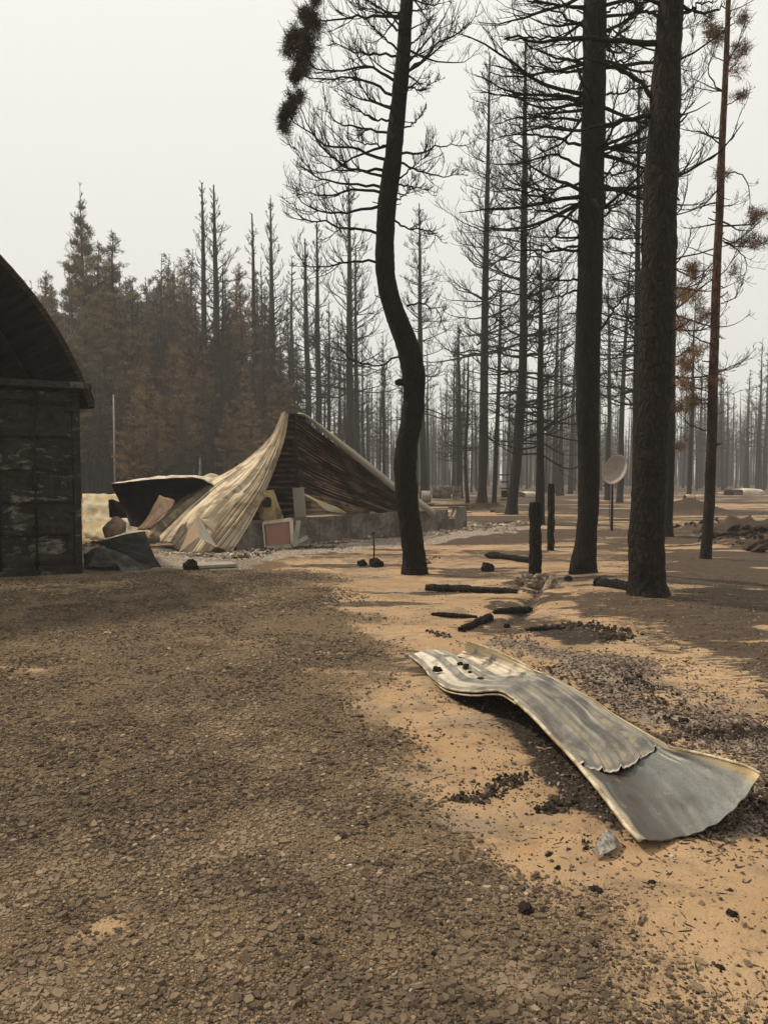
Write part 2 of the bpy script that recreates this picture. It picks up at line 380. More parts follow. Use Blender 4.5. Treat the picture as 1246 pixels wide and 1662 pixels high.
gryf = t.noise(t.scale(v, (1, 1.6, 1)), 1.6, 6, .7, .4); sand = t.mix(t.ramp(gryf, .50, .66, 0, .55), sand, (0.26, 0.215, 0.165))
flk = t.vor(t.add(v, t.vscale(t.noise(v, 40, 2, out=1), 0.03)), 55, 'F1'); sand = t.mix(t.math('MULTIPLY', t.ramp(flk, 0.26, 0.16), t.ramp(t.noise(v, 6, 3, .7), .45, .62, 0, .85)), sand, (0.085, 0.062, 0.045))
ca = t.vor(v, 75, 'F1', 'Color'); cd = t.vor(v, 75, 'DISTANCE_TO_EDGE')
gs = t.mix(t.sep(ca, 0), (0.070, 0.050, 0.032), (0.235, 0.170, 0.105))
gs = t.mix(t.ramp(t.sep(ca, 1), 0.72, 0.95), gs, (0.30, 0.205, 0.12))
gs = t.mix(t.ramp(cd, 0.0, 0.16, 0.75, 0.0), gs, (0.05, 0.036, 0.025))
gs = t.mix(t.ramp(big, 0.36, 0.62, 0.1, 0.6), gs, (0.20, 0.142, 0.084))
col = t.mix(t.ramp(t.math('ADD', grav, t.math('MULTIPLY', t.math('SUBTRACT', med, 0.5), 0.9)), 0.35, 0.62), sand, gs)
strk = t.noise(t.scale(v, (1.0, 3.2, 1)), 5.0, 8, 0.72, 0.5); soot_shade = t.at('soot')
ashc = t.mix(t.ramp(t.math('ADD', t.math('MULTIPLY', fin, .5), t.math('MULTIPLY', strk, .5)), 0.38, 0.62), (0.016, 0.0125, 0.010), (0.078, 0.056, 0.040))
ashm = t.ramp(t.math('ADD', ash, t.math('MULTIPLY', t.math('SUBTRACT', strk, 0.5), 2.6)), 0.30, 0.60, 0.0, 0.95)
col = t.mix(ashm, col, ashc)
dc = t.mix(t.ramp(t.noise(v, 55, 4, 0.75, 0.6), 0.38, 0.66), (0.06, 0.047, 0.038), (0.34, 0.27, 0.205))
dm = t.ramp(t.math('ADD', duff, t.math('MULTIPLY', t.math('SUBTRACT', med, 0.5), 1.3)), 0.40, 0.66)
col = t.mix(dm, col, dc)
col = t.mix(t.ramp(t.math('ADD', soot_shade, t.math('MULTIPLY', t.math('SUBTRACT', t.noise(v, 14, 5, .75), 0.5), 1.8)), 0.45, 0.75), col, t.mix(t.ramp(fin, .4, .7), (0.014, 0.012, 0.011), (0.075, 0.058, 0.046)))  # dark colour holds real soot plus painted shade of the sheet
rc = t.mix(t.ramp(t.noise(v, 18, 4, 0.8), 0.45, 0.62), (0.12, 0.095, 0.075), (0.42, 0.36, 0.29))
col = t.mix(t.ramp(t.math('ADD', rub, t.math('MULTIPLY', t.math('SUBTRACT', med, 0.5), 1.0)), 0.40, 0.62), col, rc)
hb = t.math('ADD', t.math('MULTIPLY', fin, 0.5), t.math('ADD', t.math('MULTIPLY', med, 2.0), t.math('MULTIPLY', grain, 0.12)))
hb = t.math('ADD', hb, t.math('MULTIPLY', t.math('MULTIPLY', grav, t.ramp(cd, 0.0, 0.2)), 0.55))
M['ground'] = t.fin(col, 0.95, t.bump(hb, 0.012, 1.0), spec=0.15)

def m_chip(name, a, b, c, rare=None):
    t = NT(name); r = t.at('rnd'); n = t.noise(t.pos(), 140, 3, 0.7)
    col = t.mix(r, a, b); col = t.mix(t.math('MULTIPLY', t.ramp(n, 0.4, 0.7), 0.5), col, c)
    if rare: col = t.mix(t.ramp(r, 0.955, 0.965), col, rare)
    big = t.noise(t.pos(), 0.75, 3)
    if name == 'gravel_chips': dust = t.noise(t.pos(), 1.3, 6, .7, .4); col = t.mix(t.ramp(dust, .47, .62, 0, .75), col, (0.27, 0.20, 0.13))
    col = t.mix(t.ramp(big, 0.38, 0.64, 0.0, 0.42), col, tuple(k * 0.55 for k in a))
    return t.fin(col, 0.92, t.bump(n, 0.004), spec=0.12)
M['chip'] = m_chip('gravel_chips', (0.038, 0.029, 0.022), (0.205, 0.153, 0.104), (0.15, 0.111, 0.075), (0.33, 0.25, 0.165))
M['coal'] = m_chip('charcoal', (0.012, 0.010, 0.009), (0.10, 0.075, 0.055), (0.045, 0.036, 0.029))
M['earth'] = m_chip('earth', (0.045, 0.034, 0.026), (0.17, 0.12, 0.085), (0.09, 0.065, 0.047))
M['duffc'] = m_chip('burnt_litter', (0.06, 0.045, 0.036), (0.36, 0.28, 0.22), (0.17, 0.13, 0.10))
M['rubble'] = m_chip('rubble_bits', (0.16, 0.12, 0.085), (0.60, 0.53, 0.43), (0.36, 0.30, 0.23), (0.5, 0.24, 0.14))
M['white'] = m_chip('white_pebbles', (0.3, 0.28, 0.24), (0.6, 0.57, 0.53), (0.45, 0.43, 0.4))

def m_sheet(name, base, streak, dirt, char, cfac=0.4, metal=0.25, rough=0.5, along=0, sfreq=14.0, under=None, lines=0, seams=0):
    """scorched metal sheet: long streaks, rust and soot patches; darker paint-burnt back"""
    t = NT(name); st = t.at('st', 'Vector')
    sc = (1.2, sfreq, 1) if along == 0 else (sfreq, 1.2, 1)
    n1 = t.noise(t.scale(st, sc), 1.0, 5, 0.65, 0.4); n2 = t.noise(st, 3.2, 5, 0.65, 0.5); n3 = t.noise(st, 28, 4, 0.7)
    c = t.mix(t.ramp(n1, 0.38, 0.62), base, streak)
    if seams: sv = t.math('ABSOLUTE', t.math('SINE', t.math('MULTIPLY', t.math('ADD', t.sep(t.at('un', 'Vector'), 1), t.math('MULTIPLY', t.math('SUBTRACT', n2, .5), .02)), seams))); c = t.mix(t.math('MULTIPLY', t.ramp(sv, .93, .99), t.ramp(n1, .3, .6, .4, .95)), c, (0.075, 0.06, 0.045))
    c = t.mix(t.math('MULTIPLY', t.ramp(n2, 0.45, 0.68), 0.7), c, dirt)
    c = t.mix(t.math('MULTIPLY', t.ramp(n2, 0.62 - cfac * 0.3, 0.78 - cfac * 0.3), cfac), c, char)
    c = t.mix(t.math('MULTIPLY', t.ramp(n3, 0.5, 0.75), 0.3), c, dirt)
    if lines:
        lv = t.math('SINE', t.math('MULTIPLY', t.sep(t.at('un', 'Vector'), 1), lines)); c = t.mix(t.ramp(lv, -.2, .8, .85, 0), c, tuple(k * .6 for k in char))
    if under: un = t.sep(st, 2); c = t.mix(t.ramp(un, 0.4, 0.6), c, under)
    dark = sum(base) < 0.3
    return t.fin(c, t.ramp(n2, 0.3, 0.7, rough + .1, rough + 0.35), t.bump(t.math('ADD', t.math('MULTIPLY', n3, .3), n2), 0.006), metal=0.0 if dark else metal, spec=0.08 if dark else 0.25)

def ground_masks(x, y):
    wx = x + 0.75 * (fbm(x / 0.6, y / 0.6, 21, 5) - 0.5) * 1.6; wy = y + 0.75 * (fbm(x / 0.6, y / 0.6, 22, 5) - 0.5) * 1.6
    g = sstep(-0.50, 0.42, poly_sd(wx, wy, GRAVEL))
    for (qx, qy, rr, a) in ((205, 1520, .13, .75), (75, 1075, .30, .6), (130, 950, .8, .7), (30, 955, .5, .7), (380, 1040, .35, .5), (730, 1600, .18, .3), (560, 1385, .16, .3)):
        p = G(qx, qy); g = g * (1 - a * np.exp(-(((wx - p[0]) / (rr * 1.5))**2 + ((wy - p[1]) / rr)**2)))
    st = fbm(x / 2.2, y / 0.42, 51, 4)                      # long streaks of sand in the ash
    a = sstep(-1.0, 0.8, poly_sd(wx, wy, ASH_R)) * np.clip(1.3 - 1.5 * sstep(0.56, 0.68, st), 0.0, 1)
    far = sstep(11, 16, y) * (1 - sstep(-0.3, 0.2, poly_sd(x, y, GRAVEL)))
    fn = fbm(x / 9, y / 2.2, 61, 4)
    a = np.maximum(a, far * 0.8 * sstep(0.44, 0.58, fn + 0.10 * sstep(20, 70, y)))
    a = np.maximum(a, 0.75 * sstep(38, 90, y))
    near = (1 - g) * sstep(4.0, 6, y) * 0.7 * sstep(0.52, 0.66, fbm(x / 1.3 + 3, y / 0.38, 71, 4))
    a = np.maximum(a, near)
    a = np.maximum(a, 0.85 * sstep(-0.1, 0.15, poly_sd(wx, wy, ASH_M)))
    a = np.maximum(a, 0.95 * np.exp(-(PL_dist(wx, wy, DITCH) / 0.13)**2))
    p = G(500, 935); a = np.maximum(a, 0.7 * np.exp(-(((wx - p[0]) / 1.1)**2 + ((wy - p[1]) / 0.5)**2)))  # darker oval patch on the far gravel edge
    so_ = sstep(-0.09, 0.12, poly_sd(wx * .25 + x * .75, wy * .25 + y * .75, SOOT_SHADE))  # painted shade and soot below the sheet, also fed to ash
    d = sstep(-0.35, 0.30, poly_sd(wx, wy, DUFF)) * 0.85
    rb = sstep(-0.25, 0.3, poly_sd(wx, wy, RUBBLE)) * 0.85
    global SOOT_SHADE_M; SOOT_SHADE_M = so_
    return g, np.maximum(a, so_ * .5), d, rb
def axis_pts(segs):
    o = [segs[0][0]]
    for a, b, st0, st1 in segs:
        x = a; L = abs(b - a)
        while x < b - 1e-6:
            f = (x - a) / (b - a); x += st0 * (st1 / st0)**f
            o.append(min(x, b))
    return np.array(o)
gx = axis_pts([(-5, 5, .028, .028), (5, 14, .03, .3), (14, 60, .4, 5), (60, 560, 6, 60)])
left = -axis_pts([(5, 14, .03, .3), (14, 60, .4, 5), (60, 560, 6, 60)])[::-1][:-1]
gx = np.concatenate([left, gx])
gy = np.concatenate([np.array([-60., -30, -12, -5, -2, 0, 0.8]), axis_pts([(1.4, 9, .022, .05), (9, 40, .05, .5), (40, 640, .6, 60)])])
X, Y = np.meshgrid(gx, gy, indexing='xy'); ny, nx = X.shape
xf, yf = X.ravel(), Y.ravel()
Z = H(xf, yf); 
q = (np.arange(ny - 1)[:, None] * nx + np.arange(nx - 1)[None]).ravel()
F = np.stack([q, q + 1, q + nx + 1, q + nx], 1)
me = mesh_np('ground', np.stack([xf, yf, Z], 1), F.ravel(), np.full(len(F), 4), True)
g_, a_, d_, r_ = ground_masks(xf, yf)
attr(me, 'grav', g_); attr(me, 'ash', a_); attr(me, 'duff', d_); attr(me, 'rub', r_); attr(me, 'soot', np.maximum(SOOT_SHADE_M, np.maximum(0.8 * sstep(-0.1, 0.1, poly_sd(xf, yf, ASH_M)), 0.75 * np.exp(-(PL_dist(xf, yf, DITCH) / 0.13)**2))))
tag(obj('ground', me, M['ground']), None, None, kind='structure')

# ------------------------------------------------------------------ scattered loose stuff
def chips(name, m, x, y, size, thick=0.3, tilt=0.35, sides=6, elong=1.4, lift=0.25, label='', cat='', clod=False):
    n = len(x); sides_ = sides
    th = (np.arange(sides) * 2 * math.pi / sides)[None] + rng.normal(0, 0.22, (n, sides))
    rad = size[:, None] * rng.uniform(0.62, 1.12, (n, sides))
    bx_ = np.cos(th) * rad * rng.uniform(1.0, elong, (n, 1)); by_ = np.sin(th) * rad
    hz = (size * thick * rng.uniform(0.6, 1.5, n))[:, None]
    ts = rng.uniform(0.45, 0.75, (n, 1)) if clod else rng.uniform(0.8, 0.97, (n, 1))
    top = np.stack([bx_ * ts, by_ * ts, np.repeat(hz, sides, 1) + (rng.normal(0, .12, (n, sides)) * hz if clod else 0)], -1)
    bot = np.stack([bx_, by_, -np.repeat(hz, sides, 1)], -1)
    V = np.concatenate([top, bot], 1)
    yaw = rng.uniform(0, 2 * math.pi, n); ax = rng.uniform(0, 2 * math.pi, n); tl = np.abs(rng.normal(0, tilt, n))
    c, s = np.cos(yaw), np.sin(yaw)
    V = np.stack([V[..., 0] * c[:, None] - V[..., 1] * s[:, None], V[..., 0] * s[:, None] + V[..., 1] * c[:, None], V[..., 2]], -1)
    k = np.stack([np.cos(ax), np.sin(ax), 0 * ax], 1)[:, None, :]
    ct, stt = np.cos(tl)[:, None, None], np.sin(tl)[:, None, None]
    V = V * ct + np.cross(np.broadcast_to(k, V.shape), V) * stt + k * (V * k).sum(-1, keepdims=True) * (1 - ct)
    z = H(x, y)
    V = V + np.stack([x, y, z + size * lift * 0.6 + hz[:, 0] * 0.4], 1)[:, None, :]
    j = np.arange(sides); j2 = (j + 1) % sides
    quad = np.stack([j, j + sides, j2 + sides, j2], 1).ravel()
    L1 = np.concatenate([j, quad]); L = (L1[None] + (np.arange(n) * 2 * sides)[:, None]).ravel()
    C = np.tile(np.concatenate([[sides], np.full(sides, 4)]), n)
    me = mesh_np(name, V.reshape(-1, 3), L, C, False)
    attr(me, 'rnd', np.repeat(rng.uniform(0, 1, n), 2 * sides))
    return tag(obj(name, me, m), label, cat, kind='stuff')
def sample(n, ylo, yhi, xl, xr, p=0.0):
    u = rng.uniform(0, 1, n); y = ylo * (yhi / ylo)**u if p == 0 else ylo + (yhi - ylo) * u
    x = rng.uniform(xl, xr, n) * (y + 0.6); return x, y
x, y = sample(300000, 1.75, 8.5, -0.62, 0.42); 
g, a, d, rb = ground_masks(x, y); pr = np.clip(g * 1.25 - 0.12, 0.0, 1) * (0.35 + 1.1 * sstep(0.3, 0.62, fbm(x / .4, y / .3, 91))) * (.55 + .6 * sstep(.4, .6, fbm(x / 1.6, y / 1.2, 92)))
k = rng.uniform(0, 1, len(x)) < np.maximum(pr, 0.02 * (x < 1.6) * (y < 5))
x, y = x[k], y[k]; sz = rng.lognormal(math.log(0.0046), 0.52, len(x)).clip(0.002, 0.020) * (0.9 + 0.05 * y)
chips('gravel', M['chip'], x, y, sz, 0.30, 0.38, 6, 1.5, 0.15, 'brown flat gravel chips covering the driveway at the left', 'gravel')
x, y = sample(60000, 8.5, 12.0, -0.62, 0.1, 1); g, a, d, rb = ground_masks(x, y); k = rng.uniform(0, 1, len(x)) < g * 0.55; x, y = x[k], y[k]
chips('gravel', M['chip'], x, y, rng.uniform(0.008, 0.02, len(x)), 0.25, 0.25, 5, 1.5, 0.15, 'finer brown gravel farther back in front of the burnt container', 'gravel')
# pale pebbles, sparse
x, y = sample(80, 2, 12, -0.6, 0.4); chips('pebble_scatter', M['white'], x, y, rng.uniform(0.003, 0.010, len(x)), 0.5, 0.4, 6, 1.3, 0.3, 'tiny pale pebbles dotted sparsely over gravel and sand', 'pebbles')
# charcoal crumbs on sand
x, y = sample(75000, 1.8, 14, -0.1, 0.62); g, a, d, rb = ground_masks(x, y)
pr = (1 - g) * (0.05 + 0.55 * sstep(0.45, 0.65, fbm(x / .6, y / .5, 95)) + 0.25 * a + 0.2 * d + .3 * g) + 0.05 * g
k = rng.uniform(0, 1, len(x)) < pr; x, y = x[k], y[k]
chips('charcoal_crumbs', M['coal'], x, y, rng.lognormal(math.log(0.0031), 0.5, len(x)).clip(0.0016, 0.011), 0.45, 0.4, 6, 1.5, 0.25, 'small black and brown charcoal crumbs strewn over the sand', 'charcoal', clod=True)
# burnt litter beside the sheet: long thin shards
x, y = sample(60000, 2.8, 10, 0.05, 0.62); g, a, d, rb = ground_masks(x, y); k = rng.uniform(0, 1, len(x)) < (d * 0.9 * sstep(0.35, 0.55, fbm(x / .3, y / .3, 97)) + 0.06 * a)
x, y = x[k], y[k]
chips('burnt_litter', M['duffc'], x, y, rng.uniform(0.004, 0.010, len(x)), 0.35, 0.6, 4, 4.0, 0.9, 'grey and black burnt litter beside the crumpled metal sheet', 'ash litter')
# fallen needles and twig bits
x, y = sample(16000, 1.9, 9, -0.5, 0.62); g, a, d, rb = ground_masks(x, y); k = rng.uniform(0, 1, len(x)) < .22 + .6 * (1 - g) * sstep(.45, .65, fbm(x / .7, y / .6, 99)); x, y = x[k], y[k]
chips('needle_litter', M['coal'], x, y, rng.uniform(0.0012, 0.0026, len(x)), 0.5, 0.15, 4, 14.0, 1.2, 'thin dark fallen needles and twig bits lying across the ground', 'needle litter')
# black lumps in drifts
def drift(pl, n, wd, s0, s1, seed):
    pts = resample([G(*p)[:2] for p in pl], 40); r2 = np.random.default_rng(seed)
    i = r2.integers(0, 40, n); o = r2.normal(0, wd, (n, 2)); return pts[i, 0] + o[:, 0] * 1.3, pts[i, 1] + o[:, 1], r2.lognormal(math.log(s0), 0.5, n).clip(.003, s1)
DR = [([(745, 1298), (790, 1290), (815, 1272), (850, 1262)], 190, .025, .010, .03), ([(880, 1312), (915, 1305)], 60, .03, .014, .035),
      ([(895, 1020), (940, 1018), (1000, 1030), (990, 1042)], 260, .07, .018, .05), ([(1000, 1080), (1060, 1130), (1120, 1190), (1180, 1200)], 190, .07, .014, .045),
      ([(1130, 1200), (1246, 1200)], 150, .05, .016, .05), ([(1200, 1290), (1260, 1320)], 160, .06, .014, .04), ([(880, 945), (865, 975), (842, 1003)], 120, .05, .009, .03),
      ([(700, 1025), (725, 1035)], 40, .03, .014, .03), ([(700, 905), (690, 915)], 30, .06, .02, .05), ([(870, 1085), (960, 1110), (1010, 1150)], 110, .08, .012, .035),
      ([(840, 1140), (905, 1215), (985, 1300)], 260, .05, .010, .03), ([(940, 1370), (1000, 1380)], 26, .03, .008, .02), ([(380, 905), (470, 888), (540, 890)], 420, .16, .02, .07),
      ([(690, 960), (860, 968)], 90, .06, .012, .03), ([(1100, 860), (1246, 855)], 330, .35, .04, .13), ([(1160, 875), (1246, 888)], 220, .22, .04, .12)]
xs, ys, ss = [], [], []
for i, (pl, n, wd, s0, s1) in enumerate(DR):
    x, y, s = drift(pl, int(n * 1.7), wd, s0 * .6, s1 * .55, 200 + i); xs.append(x); ys.append(y); ss.append(s)
chips('charcoal_drift', M['coal'], np.concatenate(xs), np.concatenate(ys), np.concatenate(ss), 0.6, 0.5, 6, 1.6, 0.3, 'drifts of coarse black charcoal and clods on the ground', 'charcoal', clod=True)
# rubble along the foundation
DR = [([(560, 872), (640, 866), (690, 868)], 420, .22, .03, .09), ([(700, 866), (760, 852), (800, 862)], 420, .28, .03, .10), ([(270, 895), (380, 900), (430, 890)], 420, .2, .02, .06),
      ([(440, 885), (540, 878), (600, 880)], 300, .16, .02, .07), ([(140, 885), (170, 880)], 160, .3, .02, .07), ([(800, 858), (850, 850)], 40, .1, .06, .1), ([(1080, 805), (1246, 800)], 80, 1.2, .06, .16)]
xs, ys, ss = [], [], []
for i, (pl, n, wd, s0, s1) in enumerate(DR):
    x, y, s = drift(pl, int(n * 2.2), wd, s0, s1, 400 + i); xs.append(x); ys.append(y); ss.append(s * .8)
chips('rubble', M['rubble'], np.concatenate(xs), np.concatenate(ys), np.concatenate(ss), 0.35, 0.45, 6, 1.7, 0.3, 'pale broken rubble and plaster bits along the ruined foundation', 'rubble')

# ------------------------------------------------------------------ trees
def trunk_mesh(pl, rad, n=120, k=28, rough=0.10, flare=0.35, seed=0, fine=9.0):
    pr = resample(np.c_[np.asarray(pl, float), np.asarray(rad, float)], n)
    pts, r = pr[:, :3], pr[:, 3]
    T = np.gradient(pts, axis=0); T /= np.linalg.norm(T, axis=1, keepdims=True)
    A = np.cross(T, np.array([0, 1.0, 0])); A /= np.linalg.norm(A, axis=1, keepdims=True); B = np.cross(T, A)
    th = (np.arange(k) * 2 * math.pi / k)[None]
    s = np.r_[0, np.cumsum(np.linalg.norm(np.diff(pts, axis=0), axis=1))][:, None]
    ct, sn = np.cos(th), np.sin(th)
    nz = (fbm((ct + 3) * r[:, None] * fine + seed, s * fine * 0.45 + sn * 2.2 + 7, seed, 3) - 0.5) * 2 * rough
    nz = nz + (fbm((sn + 5) * r[:, None] * fine * 2.5, s * fine * 1.2 + ct * 3, seed + 9, 2) - 0.5) * rough * 1.2
    fl = flare * np.exp(-s / (r[0] * 1.3)) * (0.55 + 0.9 * vnoise(ct * 1.6 + 9 + seed, sn * 1.6 + 4, seed))
    rr = r[:, None] * (1 + nz + fl)
    V = pts[:, None] + rr[..., None] * (ct[..., None] * A[:, None] + sn[..., None] * B[:, None])
    i = np.arange(n - 1)[:, None] * k; j = np.arange(k)[None]; j2 = (j + 1) % k
    F = np.stack([i + j, i + k + j, i + k + j2, i + j2], -1).reshape(-1, 4)
    L = np.concatenate([F.ravel(), (n - 1) * k + np.arange(k)[::-1]]); C = np.r_[np.full(len(F), 4), k]
    return mesh_np('trunk', V.reshape(-1, 3), L, C, True), pts, r
def branch_mesh(sets):
    mb = MB()
    Vs, Ls, Cs, n = [], [], [], 0
    for Pt, Rd, k in sets:
        if len(Pt) == 0: continue
        V, L, C = tubes(Pt, Rd, k); Vs.append(V); Ls.append(L + n); Cs.append(C); n += len(V)
    return mesh_np('branches', np.concatenate(Vs), np.concatenate(Ls), np.concatenate(Cs), True)
def needles_mesh(centers, dirs, rg, per=14, ln=0.16, wd=0.012, spread=0.9, tone=None):
    """tufts: blades fanning from each centre"""
    M_ = len(centers); N = M_ * per
    c = np.repeat(centers, per, 0) + rg.normal(0, ln * 0.35, (N, 3))
    d = np.repeat(dirs, per, 0) + rg.normal(0, spread, (N, 3)); d /= np.linalg.norm(d, axis=1, keepdims=True)
    s = np.cross(d, rg.normal(0, 1, (N, 3))); s /= np.linalg.norm(s, axis=1, keepdims=True)
    L = ln * rg.uniform(0.6, 1.3, (N, 1)); W = wd * rg.uniform(0.6, 1.4, (N, 1))
    V = np.stack([c - s * W, c + s * W, c + d * L + s * W * 0.3, c + d * L - s * W * 0.3], 1).reshape(-1, 3)
    me = mesh_np('needles', V, np.arange(N * 4), np.full(N, 4), False)
    tn = rg.uniform(0, 1, M_) if tone is None else tone
    attr(me, 'rnd', np.repeat(np.repeat(tn, per) * 0.75 + rg.uniform(0, .25, N), 4)); return me

def crown(pts, rad, lo, hi, nb, Lf, seed, sub=(6, 4), pitch=(-0.1, 0.5), up=0.10, az=None, rmin=0.004, jit=0.5, rb=0.35, n1=9, wob=0.13):
    """dead conifer branches: whorled main limbs that sweep up at the end, side shoots and twigs"""
    rg = np.random.default_rng(seed); n = len(pts)
    t = np.sort(rg.uniform(lo, hi, nb)); t = np.round(t * 26) / 26 + rg.normal(0, 0.006, nb); t = np.clip(t, lo, 0.995)
    f = t * (n - 1); i0 = np.minimum(f.astype(int), n - 2); u = (f - i0)[:, None]
    p = pts[i0] * (1 - u) + pts[i0 + 1] * u
    a = rg.uniform(0, 2 * math.pi, nb) if az is None else az(rg, nb)
    tt = (t - lo) / (1 - lo)
    ph = pitch[0] + (pitch[1] - pitch[0]) * tt + rg.normal(0, 0.14, nb)
    d = np.stack([np.cos(a) * np.cos(ph), np.sin(a) * np.cos(ph), np.sin(ph)], 1)
    Ln = np.array([Lf(x) for x in tt]) * rg.uniform(1 - jit, 1.12, nb)
    c1 = grow(p, d, Ln, n1, lambda s: -0.05 + up * 2.4 * s, wob, rg)
    r1 = np.maximum(rad[i0] * rb * (0.6 + 0.4 * Ln / Ln.max()), rmin * 1.5)[:, None] * np.linspace(1, 0.16, n1 + 1)[None]; r1 = np.minimum(r1, 0.05 * (1 - 0.7 * np.linspace(0, 1, n1 + 1))[None]); r1 = np.maximum(r1, rmin)
    out = [(c1, r1, 5)]; prev = (c1, r1)
    if sub[0]:
        c2, r2 = spawn(c1, r1, sub[0], 0.25, 0.97, 0.75, 0.42, 6, 0.11, 0.17, rg, 0.5, rmin); out.append((c2, r2, 4)); prev = (c2, r2)
        if len(sub) > 1 and sub[1]:
            c3, r3 = spawn(c2, r2, sub[1], 0.2, 0.95, 0.9, 0.55, 4, 0.16, 0.20, rg, 0.6, rmin * 0.8); out.append((c3, r3, 3)); prev = (c3, r3)
    return out, prev

def stubs(pts, rad, lo, hi, n, seed):
    rg_ = np.random.default_rng(seed); f = rg_.uniform(lo, hi, n) * (len(pts) - 1); i = f.astype(int); a = rg_.uniform(0, 6.283, n)
    d = np.stack([np.cos(a), np.sin(a), rg_.uniform(-.3, .5, n)], 1); p = pts[i] + d * rad[i][:, None] * .7
    c = grow(p, d, rg_.lognormal(math.log(.13), .6, n).clip(.05, .6), 4, 0.02, .18, rg_)
    return [(c, rg_.uniform(.006, .016, n)[:, None] * np.linspace(1, .6, 5)[None], 5)]
# --- the bent pine in the middle
TREEG = 'charred pines of the near grove'
Yb = 11.45
def ptrunk(lst, Y):                                              # (px, py, width px) -> pts, radii
    pts = [P(a, b, Y) for a, b, c in lst]; r = [c / 2400.0 * Y for a, b, c in lst]
    return np.array(pts), np.array(r)
def place_root(base): return np.array([base[0], base[1], h1(base[0], base[1])])
def custom_tree(name, lst, Y, bark, label, top=None, k=48, n=460, rough=0.12, flare=0.45, seed=0, lean=0.0):
    pts, r = ptrunk(lst, Y)
    pts[:, 1] += lean * (pts[:, 2] - pts[0, 2])
    if top is not None:
        for (dx, dz, rr) in top: pts = np.vstack([pts, pts[-1] + [dx, 0, dz]]); r = np.r_[r, rr]
    root = place_root(pts[0]); pts[0, 2] = root[2] - 0.12
    me, tp, tr = trunk_mesh(pts - root, r, n, k, rough, flare, seed)
    e = empty(name, root); tag(e, label, 'tree', TREEG)
    obj('trunk', me, bark, e)
    return e, root, tp, tr
bend = [(674, 934, 36), (671, 900, 35), (665, 850, 35), (660, 810, 35), (657, 770, 36), (658, 735, 36), (664, 700, 35), (670, 660, 33.5), (671.5, 620, 35), (665, 575, 35), (651, 535, 34),
        (636, 495, 32), (627, 455, 30), (624, 420, 30), (624.5, 380, 29), (627.5, 335, 29), (633, 290, 28), (639.5, 240, 26), (644, 195, 25), (649, 145, 24), (654, 95, 22), (657, 40, 20.5), (660, 0, 20)]
bt, broot, bp, br = custom_tree('bent_pine', bend, Yb, M['bark_char'], 'charred pine with an S-shaped trunk standing in front of the collapsed metal shed', top=[(.05, .9, .085), (.06, 1.4, .06), (.04, 1.6, .03), (0, .8, .008)], seed=3)
z4 = lambda l: [(400 + a / 2.967, b / 2.967) for a, b in l]
BL = [[(735, 80), (500, 85), (380, 100), (320, 110), (265, 150)], [(735, 90), (650, 45), (550, -10), (440, -60)], [(725, 240), (650, 170), (580, 100), (540, 20)], [(720, 270), (600, 262), (500, 240), (400, 200)],
      [(712, 390), (600, 325), (470, 335), (330, 330), (260, 270)], [(706, 460), (600, 400), (500, 378), (300, 378), (240, 340)], [(695, 578), (600, 570), (500, 500), (430, 430)], [(685, 640), (560, 620), (400, 560), (370, 470)],
      [(672, 702), (560, 690), (480, 660)], [(665, 768), (520, 715), (400, 705), (280, 620), (215, 575), (190, 510)], [(655, 820), (560, 820), (450, 790), (360, 700), (250, 500)], [(652, 848), (560, 820), (430, 820), (300, 740)],
      [(648, 902), (480, 885), (330, 850), (230, 700)], [(642, 927), (500, 920), (350, 945), (230, 900)], [(635, 995), (540, 1010), (430, 1030), (280, 980), (225, 900)], [(628, 1125), (540, 1100), (440, 1090), (370, 1065), (270, 1050), (215, 970)],
      [(625, 1264), (500, 1255), (420, 1275), (350, 1290), (270, 1260), (240, 1180)], [(795, 55), (870, 40), (900, 0)], [(785, 340), (870, 270), (950, 190), (1050, 140), (1100, 80)], [(780, 420), (850, 430), (930, 370)],
      [(755, 615), (820, 580), (860, 520)], [(745, 740), (850, 735), (930, 705), (1060, 700)], [(740, 785), (850, 830), (950, 850), (1040, 840)], [(730, 890), (800, 900), (900, 925)], [(715, 970), (770, 935), (800, 850)],
      [(712, 1062), (770, 1100), (880, 1115), (940, 1150)], [(770, 1475), (840, 1465), (900, 1480), (960, 1590)],
      [(725, 150), (640, 60), (540, 20), (500, -40)], [(700, 520), (640, 500), (560, 430), (520, 330)], [(790, 215), (840, 180), (880, 100)], [(735, 860), (820, 790), (880, 740)]]
BL = [z4(l) for l in BL] + [[(660, 565), (640, 582), (620, 592), (590, 590), (562, 578), (545, 560)], [(655, 622), (648, 621), (645, 620)]]
rg = np.random.default_rng(12)
c1 = []
for i, l in enumerate(BL):
    L = abs(l[-1][0] - l[0][0]) * 0.0095; dy = rg.uniform(-0.55, 0.55) * L
    pl = [P(a, b, Yb + dy * (k_ / (len(l) - 1))**1.2) - broot for k_, (a, b) in enumerate(l)]
    c1.append(resample(pl, 14) + np.r_[np.zeros((1, 3)), rg.normal(0, .012, (13, 3))])
c1 = np.array(c1); ln = np.linalg.norm(c1[:, -1] - c1[:, 0], axis=1)
r1 = (0.011 + 0.008 * np.clip(ln, 0, 1.7))[:, None] * np.linspace(1, 0.22, 14)[None]; r1[-1] = 0.05
sets = [(c1, r1, 6)]
keep = np.arange(len(c1) - 1)
c2, r2 = spawn(c1[keep], r1[keep], 15, 0.2, 0.99, 0.9, 0.40, 10, 0.11, 0.12, rg, 0.55, 0.0055, upb=0.1); sets.append((c2, r2, 4))
c3, r3 = spawn(c2, r2, 5, 0.1, 0.95, 1.0, 0.60, 7, 0.20, 0.13, rg, 0.6, 0.0038, upb=0.0); sets.append((c3, r3, 3))
